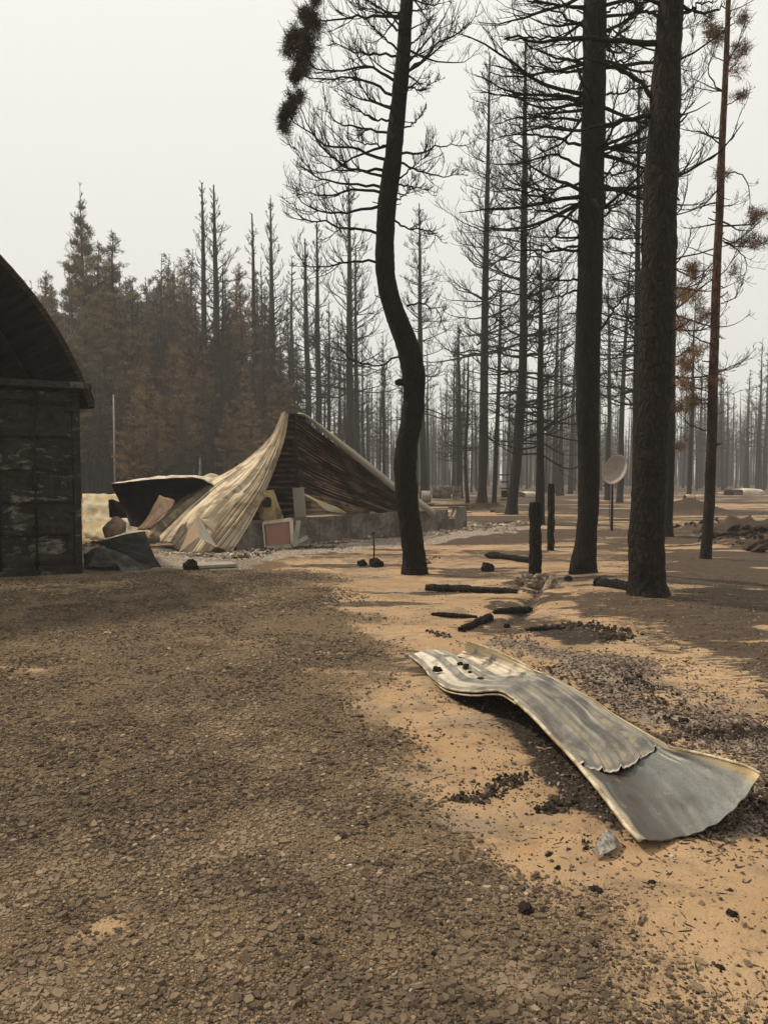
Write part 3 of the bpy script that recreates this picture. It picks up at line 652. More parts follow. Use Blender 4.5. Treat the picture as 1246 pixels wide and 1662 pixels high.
# limbs in other directions and above the frame
cs, _ = crown(bp, br, 0.50, 0.985, 46, lambda s: 1.5 * (1 - 0.55 * s), 44, (9, 4), (-0.1, 0.55), 0.12, rmin=0.0042, rb=0.2)
sets += cs + stubs(bp, br, .06, .55, 26, 1)
obj('branches', branch_mesh(sets), M['twig'], bt)
nc, nd = [], []
for (px_, py_, sx, sy, n_) in ((500, 28, 13, 10, 22), (508, 45, 10, 14, 22), (492, 58, 12, 12, 22), (497, 82, 13, 12, 26), (474, 66, 8, 14, 15), (470, 85, 6, 9, 8), (489, 106, 11, 12, 22), (480, 122, 9, 8, 14), (514, 2, 8, 4, 8), (478, 158, 8, 5, 9), (470, 176, 9, 8, 18), (460, 190, 9, 8, 16), (462, 208, 8, 6, 10), (484, 156, 5, 5, 6)):
    for i in range(n_):
        p = P(px_ + rg.normal(0, sx * .6), py_ + rg.normal(0, sy * .6), Yb + rg.normal(0, 0.22)) - broot; 
        for _ in range(2): nc.append(p + rg.normal(0, .03, 3)); nd.append([-0.35, rg.normal(0, .4), -0.1])
obj('needles', needles_mesh(np.array(nc), np.array(nd), rg, 34, 0.082, 0.0036, 1.0), M['needle_black'], bt)

# --- the two thick pines at the right
z5 = lambda l: [(820 + a / 2.925, b / 2.925) for a, b in l]
def limbs(root, Y, lists, rg, depth=0.5, r0=0.022, sub=9, sub2=4, rmin=0.0045, lenf=0.36):
    c = []
    for l in lists:
        L = abs(l[-1][0] - l[0][0]) / 1200 * Y; dy = rg.uniform(-depth, depth) * L
        c.append(resample([P(a, b, Y + dy * (k_ / (len(l) - 1))) - root for k_, (a, b) in enumerate(l)], 14) + np.r_[np.zeros((1, 3)), rg.normal(0, .012, (13, 3))])
    c = np.array(c); ln = np.linalg.norm(c[:, -1] - c[:, 0], axis=1)
    r = (r0 * (0.6 + 0.4 * np.clip(ln, 0, 2)))[:, None] * np.linspace(1, 0.3, 14)[None]
    s = [(c, r, 6)]
    a, b = spawn(c, r, sub + 3, 0.2, 0.99, 0.9, lenf + .08, 9, 0.11, 0.12, rg, 0.5, rmin, upb=0.1); s.append((a, b, 4))
    if sub2:
        d, e = spawn(a, b, sub2, 0.1, 0.95, 1.0, 0.6, 6, 0.2, 0.13, rg, 0.6, rmin * .85, upb=0.0); s.append((d, e, 3))
    return s
big = [(1049, 985, 62), (1049, 965, 54), (1048, 900, 54), (1050, 830, 52), (1052, 760, 52), (1056, 700, 52), (1060, 640, 52), (1063, 560, 52), (1065, 480, 52), (1068, 400, 52), (1070, 330, 51), (1073, 260, 50), (1077, 190, 46), (1080, 120, 43), (1084, 60, 40), (1088, 0, 38)]
e, root, tp, tr = custom_tree('plated_pine', big, 8.75, M['bark_plate'], 'thickest pine trunk at the right, scorched plated bark, nearest to the camera', top=[(.1, 1.6, .12), (.08, 2.2, .08), (.05, 2.2, .04), (0, 1, .01)], k=64, n=520, rough=0.10, flare=0.42, seed=8)
s = limbs(root, 8.75, [z5(l) for l in ([(715, 205), (560, 192), (420, 186), (250, 192), (0, 180)], [(690, 460), (640, 390), (520, 320), (400, 290), (200, 290)], [(690, 552), (600, 560), (480, 590), (360, 620), (150, 600)], [(722, 78), (640, 45), (560, -5)],
    [(835, 70), (900, 30), (980, 10)], [(840, 30), (950, 60), (1040, 40)], [(730, 20), (600, -30), (450, -40)])], rg, 0.35, 0.026, 6, 3, 0.004, 0.22)
cs, _ = crown(tp, tr, 0.5, 0.98, 34, lambda s: 2.0 * (1 - 0.6 * s), 145, (7, 4), (-0.1, 0.5), 0.1, rmin=0.004, rb=0.25)
obj('branches', branch_mesh(s + cs + stubs(tp, tr, .08, .6, 34, 2)), M['twig'], e)

sec = [(946, 942, 40), (946, 925, 38), (950, 880, 33), (954, 820, 33), (955, 760, 34), (954, 700, 35), (953, 640, 37), (953.5, 560, 38.5), (956, 480, 39.5), (958, 400, 39), (959, 330, 39), (960, 280, 38), (962, 200, 37), (963, 140, 36), (964, 60, 36), (965, 0, 35)]
e, root, tp, tr = custom_tree('tall_pine', sec, 10.9, M['bark_grey'], 'thick straight pine with a swollen base, between the charred posts and the nearest trunk', top=[(.03, 1.8, .14), (.03, 2.5, .1), (.02, 2.6, .05), (0, 1, .01)], k=48, n=420, rough=0.08, flare=0.4, seed=15)
s = limbs(root, 10.9, [z5(l) for l in ([(375, 45), (250, 25), (100, 0), (0, -30)], [(370, 130), (250, 60), (120, 20)], [(368, 190), (200, 180), (0, 190)], [(368, 300), (200, 260), (60, 180)], [(362, 345), (240, 340), (80, 300)],
    [(360, 470), (180, 470), (0, 455), (-120, 440)], [(360, 510), (280, 460), (100, 440)], [(358, 575), (220, 560), (60, 560), (-60, 590)], [(355, 690), (250, 660), (120, 640), (-40, 650)], [(352, 790), (250, 740), (60, 780), (-60, 780)],
    [(350, 870), (250, 890), (100, 910), (-20, 870)], [(350, 965), (240, 990), (120, 1010)], [(345, 1130), (240, 1130), (100, 1120)], [(345, 1190), (200, 1190), (60, 1185), (-40, 1130)], [(342, 1170), (250, 1180), (90, 1150)],
    [(342, 1330), (250, 1330), (120, 1320)], [(338, 1380), (240, 1410), (110, 1440)], [(475, 60), (540, 20), (640, 0)], [(478, 450), (560, 440), (660, 380)], [(470, 600), (560, 560), (680, 520)], [(468, 730), (560, 700), (640, 600)],
    [(466, 860), (540, 760), (650, 740)], [(465, 990), (540, 960), (620, 900), (700, 880)], [(462, 1030), (540, 960), (640, 930)], [(460, 1135), (560, 1135), (640, 1130)], [(455, 1560), (520, 1460), (640, 1350)],
    [(460, 820), (560, 820), (660, 770)], [(475, 150), (560, 120), (640, 40)], [(475, 300), (570, 290), (680, 200)], [(348, 1060), (230, 1010), (60, 990)], [(350, 930), (200, 940), (40, 900)], [(360, 620), (200, 600), (20, 640)])], rg, 0.4, 0.020, 8, 5, 0.0042, 0.36)
cs, prev = crown(tp, tr, 0.33, 0.98, 110, lambda s: 2.3 * (1 - 0.5 * s), 246, (8, 4), (-0.1, 0.45), 0.1, rmin=0.0042, rb=0.22)
obj('branches', branch_mesh(s + cs + stubs(tp, tr, .08, .6, 34, 2)), M['twig'], e)
ci = rg.integers(0, len(prev[0]), 40); obj('needles', needles_mesh(prev[0][ci, -1], np.tile([0, 0, -0.5], (40, 1)), rg, 26, 0.13, 0.003, 0.7), M['needle_grey'], e)

# --- slender reddish pine, and the others of the near grove
thn = [(1143, 910, 18.5), (1146, 880, 17), (1150, 820, 16.5), (1153, 740, 16), (1155, 680, 15.5), (1157, 600, 14.5), (1159, 540, 14), (1162, 440, 13), (1167, 340, 12), (1170, 250, 11), (1175, 150, 9), (1179, 60, 8), (1181, 0, 7.5)]
e, root, tp, tr = custom_tree('slender_pine', thn, 13.6, M['bark_red'], 'slender pine with reddish upper bark and brown needle tufts at the right edge', top=[(.04, .9, .035), (.02, 1.0, .015), (0, .4, .004)], k=18, n=160, rough=0.06, flare=0.2, seed=23)
s = limbs(root, 13.6, [z5(l) for l in ([(1030, 440), (990, 400), (960, 320), (990, 230), (1010, 160)], [(1030, 1130), (1080, 1150), (1150, 1090), (1210, 1050)], [(1035, 1150), (1100, 1170), (1200, 1160), (1240, 1140)], [(1050, 500), (1100, 470), (1150, 425)],
    [(1060, 340), (1100, 290), (1140, 230)], [(1060, 120), (1110, 100), (1140, 80)], [(1050, 150), (1000, 150), (970, 170)], [(1040, 820), (1120, 830), (1160, 930), (1150, 1020)], [(1000, 1230), (960, 1270), (900, 1330), (830, 1390)], [(1030, 1140), (1140, 1240), (1120, 1350)], [(1020, 1440), (1080, 1420), (1130, 1340)])], rg, 0.4, 0.014, 6, 3, 0.0045, 0.4)
s += limbs(root, 13.6, [[(1158, 620), (1130, 600), (1105, 570)], [(1156, 700), (1120, 690), (1090, 660), (1070, 655)], [(1158, 560), (1120, 545), (1095, 500), (1100, 450)], [(1155, 660), (1120, 640), (1100, 610)], [(1158, 600), (1180, 600), (1200, 590)]], rg, 0.4, 0.012, 6, 3, 0.0045, 0.4)
cs, prev = crown(tp, tr, 0.45, 0.97, 24, lambda s: 1.1 * (1 - 0.5 * s), 47, (6, 3), (-0.1, 0.5), 0.12, rmin=0.004, rb=0.3)
obj('branches', branch_mesh(s + cs + stubs(tp, tr, .08, .6, 34, 2)), M['twig'], e)
nc, nd = [], []
for (px_, py_, sx, sy, n_) in ((1160, 60, 9, 12, 14), (1205, 30, 6, 8, 8), (1200, 82, 10, 10, 12), (1190, 110, 9, 9, 8), (1200, 155, 8, 5, 8), (1155, 55, 7, 10, 8), (1228, 350, 10, 8, 16), (1226, 390, 12, 8, 14), (1198, 395, 9, 8, 8), (1172, 282, 8, 6, 8), (1190, 440, 6, 8, 6),
                              (1125, 440, 9, 12, 18), (1115, 480, 14, 12, 26), (1140, 510, 10, 12, 16), (1105, 525, 9, 8, 12), (1110, 590, 12, 10, 22), (1130, 570, 10, 8, 14), (1157, 615, 8, 10, 14), (1110, 625, 12, 9, 16), (1125, 650, 12, 8, 16), (1100, 660, 9, 8, 12), (1105, 725, 7, 6, 6), (1150, 40, 8, 14, 10)):
    for i in range(n_):
        nc.append(P(px_ + rg.normal(0, sx * .7), py_ + rg.normal(0, sy * .7), 13.6 + rg.normal(0, 0.35)) - root); nd.append([0.1, rg.normal(0, .3), 0.2])
obj('needles', needles_mesh(np.array(nc), np.array(nd), rg, 44, 0.10, 0.0040, 0.9), M['needle_rust'], e)

def mid_tree(name, lst, label, bark='bark_grey', lo=0.3, nb=70, Lb=2.6, seed=0, sub=(6, 3), top=None, rmin=0.006, up=0.12, pitch=(-0.05, 0.7), needles=0, nm='needle_grey', Y=None, rb=0.3, shp=0.8):
    if Y is None: Y = G(lst[0][0], lst[0][1])[1]
    e, root, tp, tr = custom_tree(name, lst, Y, M[bark], label, top=top, k=14, n=90, rough=0.05, flare=0.35, seed=seed)
    cs, prev = crown(tp, tr, lo, 0.99, nb, lambda s: Lb * (1 - s)**shp + 0.25, seed + 100, sub, pitch, up, rmin=rmin, rb=rb)
    obj('branches', branch_mesh(cs), M['twig'], e)
    if needles:
        r_ = np.random.default_rng(seed); ci = r_.integers(0, len(prev[0]), needles)
        obj('needles', needles_mesh(prev[0][ci, -1], np.tile([0, 0, 0.3], (needles, 1)), r_, 18, 0.16, 0.006, 0.9), M[nm], e)
    return e
mid_tree('sooty_pine', [(1081, 873, 20), (1082, 850, 17), (1085, 780, 16), (1087, 700, 15), (1088, 600, 14), (1090, 480, 13), (1091, 380, 12), (1092, 250, 10), (1094, 120, 8), (1096, 20, 5)], 'slim pine showing just past the right side of the nearest thick trunk', lo=0.28, nb=90, Lb=2.6, seed=31, top=[(0, 1.2, .02), (0, .6, .005)], rmin=.006, sub=(7, 4))
mid_tree('bushy_pine', [(1031, 838, 14), (1031, 800, 13), (1032, 700, 12.5), (1033, 600, 12), (1034, 500, 10), (1034, 400, 8), (1035, 300, 6), (1036, 200, 4), (1036, 130, 2)], 'dense twiggy pine seen in the gap between the two thick right trunks', Y=27, lo=0.2, nb=150, Lb=2.7, seed=32, sub=(7, 4), needles=260, rmin=.008)
mid_tree('leaning_pine', [(829, 838, 20), (831, 815, 17), (836, 770, 16), (842, 700, 15.5), (847, 620, 14.5), (849, 540, 13), (849, 450, 12), (850, 360, 10.5), (851, 280, 9), (851, 200, 7), (852, 120, 4.5), (852, 60, 2)], 'curving dark pine beside the burnt rack, right of the straight grey one', lo=0.22, nb=150, Lb=3.3, seed=33, sub=(7, 4), rmin=.0085)
mid_tree('grey_pine', [(781, 826, 20), (782, 810, 16), (784, 740, 15), (785, 650, 14), (786, 560, 12.5), (787, 470, 11), (789, 380, 9), (791, 280, 6.5), (793, 180, 4), (794, 85, 1.5)], 'tall straight grey pine left of the burnt rack, narrow pointed crown', lo=0.33, nb=140, Lb=4.0, seed=34, sub=(7, 3), rmin=.010, shp=0.9, pitch=(0.1, 0.9))
mid_tree('thin_pine', [(801, 826, 8), (803, 780, 7.5), (806, 700, 7), (809, 620, 6), (811, 540, 4.5), (813, 455, 2)], 'thin pole-like pine between the straight grey pine and the curving one', lo=0.3, nb=60, Lb=2.0, seed=35, sub=(5, 2), rmin=.009)
mid_tree('post_pine', [(874, 852, 18), (875, 830, 16), (876, 780, 14), (876, 700, 12), (876, 620, 10), (877, 540, 7.5), (877, 470, 4.5), (878, 400, 1.5)], 'short tapering pine rising directly behind the thick burnt post', lo=0.25, nb=110, Lb=2.3, seed=36, sub=(6, 3), rmin=.0075)
mid_tree('crooked_pine', [(759, 824, 7), (757, 790, 5.5), (755, 740, 5), (758, 680, 4.5), (759, 620, 3.5), (760, 575, 1.5)], 'thin crooked sapling trunk left of the straight grey pine', lo=0.35, nb=36, Lb=1.2, seed=37, sub=(4, 2), rmin=.008)
mid_tree('tufted_pine', [(689, 812, 17), (688, 790, 12), (686, 720, 10), (684, 640, 9), (682, 560, 8), (681, 480, 6), (681, 400, 4), (680, 330, 1.5)], 'pale distant pine just right of the bent trunk, small tufts at its tip', Y=47, lo=0.3, nb=120, Lb=3.0, seed=38, sub=(6, 3), rmin=.012, needles=60)
mid_tree('lone_grey_pine', [(745, 800, 12), (745, 760, 9), (745, 700, 8), (745, 640, 6), (744, 580, 4), (744, 530, 2)], 'hazy upright pine midway between the bent pine and the tall grey pine', Y=52, lo=0.2, nb=90, Lb=2.4, seed=39, sub=(5, 2), rmin=.014)
for i, (lst, Y, lab, Lb, nb, bk) in enumerate([
    ([(358, 790, 15), (357, 740, 13), (355, 650, 12), (352, 560, 11), (351, 480, 9), (349, 400, 6.5), (347, 300, 2)], 52, 'tallest bare pine above the brown forest, right stem of the close pair', 4.2, 80, 'bark_far'),
    ([(336, 790, 14), (335, 740, 12), (333, 650, 11), (332, 560, 9.5), (331, 480, 8), (330, 400, 6), (328, 297, 2)], 54, 'left stem of the close pair of bare pines above the brown forest', 3.0, 80, 'bark_far'),
    ([(418, 790, 12), (417, 700, 10), (415, 600, 8.5), (412, 500, 7), (411, 420, 4.5), (409, 347, 1.8)], 58, 'bare pine left of the forked-looking pair, behind the shed peak', 2.7, 80, 'bark_far'),
    ([(446, 790, 12), (446, 700, 10), (444, 600, 9), (442, 500, 7), (440, 400, 4.5), (439, 322, 1.8)], 58, 'bare pine with wide upswept limbs directly above the shed peak', 3.6, 90, 'bark_far'),
    ([(502, 790, 12), (501, 700, 11), (500, 620, 9), (497, 540, 8), (496, 460, 5.5), (495, 388, 2)], 56, 'bare pine right of the shed peak with a narrow crown', 2.6, 80, 'bark_far'),
    ([(520, 800, 12), (518, 700, 10), (517, 620, 9), (515, 540, 8), (515, 450, 5), (514, 360, 2)], 54, 'bare pine left of the thick one between shed peak and bent pine', 3.2, 80, 'bark_far'),
    ([(570, 806, 14), (569, 740, 13), (568, 660, 12), (567, 580, 10.5), (567, 500, 9), (567, 400, 6), (566, 290, 2)], 48, 'stout bare pine with upcurved limbs left of the bent pine', 4.0, 110, 'bark_far'),
    ([(581, 800, 8), (579, 700, 7), (578, 600, 6), (577, 500, 4), (577, 400, 2)], 56, 'thin bare pine hugging the right side of the stout upcurved one', 2.4, 70, 'bark_far')]):
    mid_tree('bare_pine', lst, lab, bark=bk, Y=Y, lo=0.34, nb=nb, Lb=Lb, seed=50 + i, sub=(6, 2), rmin=.015, up=0.16, pitch=(0.15, 1.0), shp=0.85)

# --- copied trees of the forest
def copy_tree(o):
    c = o.copy(); COL.objects.link(c)
    for ch in o.children:
        d = ch.copy(); COL.objects.link(d); d.parent = c
    return c
def proto_bare(seed, h, r, lo, nb, Lb, sub, rmin, pitch, up, name='burnt_pine'):
    r_ = np.random.default_rng(seed); zz = np.linspace(0, h, 9)
    pts = np.stack([np.cumsum(r_.normal(0, .03, 9)), np.cumsum(r_.normal(0, .03, 9)), zz], 1); pts[0] = (0, 0, -0.3)
    me, tp, tr = trunk_mesh(pts, r * (1 - zz / h)**0.8 + 0.012, 40, 9, 0.05, 0.4, seed)
    e = empty(name, (0, 0, 0)); obj('trunk', me, M['bark_far'], e)
    cs, prev = crown(tp, tr, lo, 0.99, nb, lambda s: Lb * (1 - s)**0.8 + 0.2, seed, sub, pitch, up, rmin=rmin, rb=0.3, n1=6)
    obj('branches', branch_mesh([(a, b, 3) for a, b, k in cs]), M['twig_far'], e); return e, tp, tr
bare = [proto_bare(300 + i, h, r, lo, nb, Lb, sub, .016, pt, up)[0] for i, (h, r, lo, nb, Lb, sub, pt, up) in enumerate([
    (17, .20, .30, 80, 2.0, (5, 2), (0.1, 0.9), .15), (15, .17, .35, 70, 1.7, (5, 2), (0.2, 1.0), .15), (19, .23, .40, 80, 2.3, (5, 2), (0.0, 0.8), .14),
    (13, .13, .25, 60, 1.3, (4, 2), (0.0, 0.8), .12), (16, .16, .45, 50, 1.4, (5, 1), (0.2, 1.0), .16), (18, .21, .22, 100, 2.0, (5, 2), (-0.1, 0.8), .12)])]
def proto_leafy(seed, h, r, lo, nb, Lb, n_n, mat, bare_top=0.0, per=11):
    e, tp, tr = proto_bare(seed, h, r, lo, nb, Lb, (5, 2), .014, (-0.35, 0.8), .10, 'needled_pine')
    r_ = np.random.default_rng(seed + 1); t = lo + (1 - lo - bare_top) * r_.beta(1.1, 1.15, n_n); z = t * h
    s = (t - lo) / (1 - lo); Rm = Lb
    # clumps on whorls: choose limb azimuths, put tufts along them
    nl = 150; lt = r_.uniform(0, 1, nl)**1.1; la = r_.uniform(0, 2 * math.pi, nl); ll = r_.uniform(.5, 1.15, nl)
    Rl = (Lb * (1 - lt)**.85 * (.5 + .5 * np.clip(lt * 4, 0, 1)) + .10) * ll; pw = Rl**1.25; li = r_.choice(nl, n_n, p=pw / pw.sum())
    Rm = Rl[li]; rad = Rm * r_.uniform(0.05, 1, n_n)**.65; w_ = .10 + .10 * rad
    t = lo + (1 - lo - bare_top) * lt[li]; az = la[li]
    c = np.stack([np.cos(az) * rad + r_.normal(0, 1, n_n) * w_, np.sin(az) * rad + r_.normal(0, 1, n_n) * w_, t * h + .16 * rad**1.6 + r_.normal(0, .07, n_n)], 1)
    d = np.stack([np.cos(az) * .5, np.sin(az) * .5, np.full(n_n, .45)], 1)
    obj('needles', needles_mesh(c, d, r_, per, 0.20, 0.020, 0.55, tone=np.clip(r_.uniform(0, 1, nl)[li] * .7 + .3 * r_.uniform(0, 1, n_n), 0, 1)), M[mat], e); return e
leafy = [proto_leafy(400, 17, .22, .27, 60, 2.7, 2300, 'needle_brown'), proto_leafy(402, 15, .2, .30, 60, 2.4, 1900, 'needle_brown'), proto_leafy(404, 18, .24, .25, 60, 2.7, 3300, 'needle_olive'),
         proto_leafy(406, 15, .2, .3, 60, 2.2, 2500, 'needle_olive'), proto_leafy(408, 17, .2, .3, 80, 2.1, 1000, 'needle_grey'), proto_leafy(410, 20, .26, .3, 110, 3.3, 4600, 'needle_olive', 0.06), proto_leafy(412, 12, .16, .22, 60, 2.4, 1900, 'needle_brown')]
used = set()
def plant(pr, px, Y, top_py, label, cat, group, wf=1.0, seed=0):
    r_ = random.Random(seed); p = P(px, 775, Y); z = h1(p[0], Y)
    o = pr if pr.name not in used else copy_tree(pr); used.add(pr.name)
    hh = {'n': 0}; H0 = PH[pr.name.split('#')[0]] if False else pr['h0']
    s = (zat(top_py, Y) - z) / H0
    o.location = (p[0], Y, z); o.rotation_euler = (R(r_.uniform(-1.6, 1.6)), R(r_.uniform(-1.6, 1.6)), r_.uniform(0, 6.28)); o.scale = (s * wf, s * wf, s)
    tag(o, label, cat, group); return o
for pr in bare + leafy:
    pr['h0'] = max(v.co.z for v in pr.children[0].data.vertices)
LFG = 'needled pines of the left forest'
special = [(leafy[5], 150, 52, 292, 0.72, 'tallest needled pine of the left forest, narrow pointed dark olive crown'), (leafy[2], 186, 54, 382, 1.1, 'second tallest needled pine, right of the tallest one, olive brown crown'),
           (leafy[3], 76, 62, 438, 1.1, 'pale olive pine top poking up beside the arched roof'), (leafy[3], 228, 62, 446, .9, 'small pointed olive pine top in the dip right of the two tallest needled pines'), (leafy[0], 385, 58, 436, 1.0, 'rusty crowned pine between the bare pair and the bare pine right of them')]
for i, (pr, px, Y, tp_, wf, lab) in enumerate(special): plant(pr, px, Y, tp_, lab, 'tree', LFG, wf, 900 + i)
rr = random.Random(5)
OL = [(100, 60, 470), (122, 62, 448), (192, 60, 425), (285, 62, 440), (240, 58, 500), (302, 60, 470), (70, 56, 520), (142, 50, 505), (158, 54, 400), (84, 60, 480), (176, 50, 470), (216, 64, 452), (236, 60, 480), (262, 64, 446), (96, 56, 505), (112, 50, 520), (132, 56, 470), (168, 58, 430), (205, 60, 480), (250, 62, 450), (272, 60, 470), (120, 48, 560)]
for i, (px, Y, tp_) in enumerate(OL): plant(leafy[2 + i % 2], px, Y, tp_, 'olive needled pine in the massed crowns behind the arched roof', 'tree', LFG, 1.1, 20 + i)
BR = [(215, 50, 560), (240, 47, 590), (262, 52, 540), (285, 50, 575), (310, 55, 490), (196, 45, 615), (300, 47, 610), (330, 52, 560), (375, 52, 520), (400, 55, 500), (395, 50, 600), (430, 52, 560), (455, 56, 590), (470, 54, 620), (165, 47, 600), (150, 52, 560), (255, 45, 640), (345, 48, 640), (180, 52, 500), (235, 55, 520), (275, 57, 505), (318, 54, 530), (352, 58, 500), (200, 50, 540), (440, 50, 650), (370, 47, 650), (300, 45, 670), (215, 44, 660), (410, 46, 640), (225, 58, 500), (290, 60, 455), (425, 60, 620)]
for i, (px, Y, tp_) in enumerate(BR): plant(leafy[(0, 1, 4, 6, 0, 4)[i % 6]], px, Y, tp_ - 25 * (i % 3 == 0), 'scorched pine with browned needles in the dense forest behind the collapsed shed', 'tree', 'rust-brown pines of the left forest', 1.0, 60 + i)
GR = [(300, 64, 402), (262, 64, 410), (318, 66, 480), (245, 66, 470), (400, 66, 560), (435, 64, 465), (448, 60, 500), (475, 62, 500), (425, 66, 450), (488, 64, 560), (60, 66, 560), (350, 64, 540), (378, 62, 470)]
for i, (px, Y, tp_) in enumerate(GR): plant(leafy[4], px, Y, tp_, 'dark thin-crowned pine with burnt needles in the left forest', 'tree', 'dark thin-crowned pines of the left forest', 1.0, 90 + i)
# bare poles deep in the left forest
for i in range(70):
    px = rr.uniform(-40, 600); Y = rr.uniform(50, 78); tp_ = rr.uniform(410, 560) if px < 480 else rr.uniform(470, 600)
    plant(bare[i % 6], px, Y, tp_, 'dark bare pole-like pine among the shaded trunks of the left forest', 'tree', 'bare trunks of the left forest', rr.uniform(.8, 1.2), 200 + i)
# hazy grove beyond the ruin and the clearing
for i in range(195):
    px = rr.uniform(520, 1300); Y = 58 + 95 * rr.random()**0.8
    if px > 960: Y = max(Y, 76 + rr.random() * 30)
    hgt = rr.uniform(10, 17.5); tp_ = 775 - (hgt - 1.5) * 1200 / Y
    lim = 500 if px < 930 else (540 if px < 1120 else 575)
    tp_ = max(tp_, lim + rr.uniform(0, 60))
    plant(bare[rr.randrange(6)], px, Y, tp_, 'slim charred trunk fading into smoke haze beyond the burnt clearing', 'tree', 'hazy trunks beyond the clearing', rr.uniform(.7, 1.2), 500 + i)
for i, (px, Y, tp_) in enumerate([(1228, 84, 548), (1238, 88, 560), (1208, 92, 600), (1172, 90, 590), (912, 60, 520), (925, 66, 470), (735, 64, 545), (985, 50, 440), (1005, 46, 400), (1060, 52, 420), (1118, 54, 470), (900, 70, 450), (1150, 70, 560)]):
    plant(bare[i % 6], px, Y, tp_, 'dark charred pine at the near edge of the hazy grove, taller than its neighbours', 'tree', 'taller trunks at the grove edge', 1.1, 700 + i)
# far forest: one mass past counting
r_ = np.random.default_rng(77); n = 2800; Yf = r_.uniform(125, 330, n); xf_ = r_.uniform(-0.62, 0.75, n) * Yf; zf = H(xf_, Yf); hf = r_.uniform(11, 19, n)
tt_ = np.linspace(0, 1, 4)[None, :, None]; base = np.stack([xf_, Yf, zf], 1); tipp = base + np.stack([r_.normal(0, .3, n), 0 * xf_, hf], 1)
Pt = base[:, None] * (1 - tt_) + tipp[:, None] * tt_; Rd = r_.uniform(.12, .24, n)[:, None] * np.array([1, .75, .5, .08])[None]
bi = np.repeat(np.arange(n), 16); bt_ = r_.uniform(.3, .97, len(bi)); bp_ = base[bi] * (1 - bt_[:, None]) + tipp[bi] * bt_[:, None]; a_z = r_.uniform(0, 6.28, len(bi))
bd = np.stack([np.cos(a_z), np.sin(a_z), np.full(len(bi), .7)], 1); bl = 2.2 * (1.1 - bt_) * r_.uniform(.5, 1.1, len(bi)); bc = grow(bp_, bd, bl, 2, .2, .1, r_)
V, L, C = tubes(Pt, Rd, 4); V2, L2, C2 = tubes(bc, np.full(bc.shape[:2], .022), 3)
tag(obj('far_forest', mesh_np('far_forest', np.concatenate([V, V2]), np.concatenate([L, L2 + len(V)]), np.concatenate([C, C2]), True), M['twig_far']), 'far mass of burnt trunks dissolved in grey smoke at the horizon', 'forest', kind='stuff')
#MARK_OBJECTS
# ------------------------------------------------------------------ burnt shipping container and its arched shelter
AR = R(27.0); FX = np.array([-math.cos(AR), -math.sin(AR), 0.0]); FB = np.array([-math.sin(AR), math.cos(AR), 0.0]); FZ = np.array([0, 0, 1.0])
C0 = GH(135, 931)
t = NT('container_burnt_paint'); v = t.obj()
n1 = t.noise(t.scale(v, (1.0, 1.0, 2.2)), 1.7, 6, 0.68, 0.8); n2 = t.noise(v, 9, 5, 0.7); n3 = t.noise(t.scale(v, (1, 1, 6)), 3.0, 4, 0.7, .5)
c = t.mix(t.ramp(n2, .35, .65), (0.009, 0.008, 0.0075), (0.032, 0.027, 0.022))
c = t.mix(t.ramp(n1, .55, .60), c, t.mix(t.ramp(n2, .4, .6), (0.055, 0.048, 0.038), (0.14, 0.128, 0.105)))
c = t.mix(t.ramp(n3, .60, .68, 0, .8), c, (0.016, 0.018, 0.024))
c = t.mix(t.ramp(t.noise(v, 2.6, 4, .6, .3), .60, .72, 0, .4), c, (0.07, 0.043, 0.03))
c = t.mix(t.ramp(t.noise(t.scale(v, (1, 1, 7)), 5.0, 5, .8, .6), .64, .70, 0, .8), c, (0.16, 0.15, 0.13))
M['cont'] = t.fin(c, t.ramp(n2, .3, .7, .55, .9), t.bump(t.math('ADD', n1, n2), 0.012), spec=.12)
t = NT('soot_black_steel'); M['black'] = t.fin(t.mix(t.ramp(t.noise(t.obj(), 7, 5, .7), .4, .7), (0.007, 0.0065, 0.0065), (0.030, 0.026, 0.022)), .8, spec=.1)
t = NT('shelter_skin'); n = t.noise(t.scale(t.at('st', 'Vector'), (14, .4, 1)), 1.0, 4, .6)
M['arch_in'] = t.fin(t.mix(t.ramp(n, .35, .7), (0.003, 0.004, 0.007), (0.020, 0.019, 0.020)), .8, spec=.12)
t = NT('shelter_rim'); n = t.noise(t.scale(t.at('st', 'Vector'), (30, 2, 1)), 1.0, 4, .6)
M['arch_rim'] = t.fin(t.mix(t.ramp(n, .35, .7), (0.030, 0.023, 0.019), (0.085, 0.066, 0.052)), .8, spec=.1)
CW, CH, CD = 2.44, 2.80, 6.06
def fr(t_, b_, z_): return np.array([-t_, b_, z_])               # container-local: x leftwards negative, y back, z up
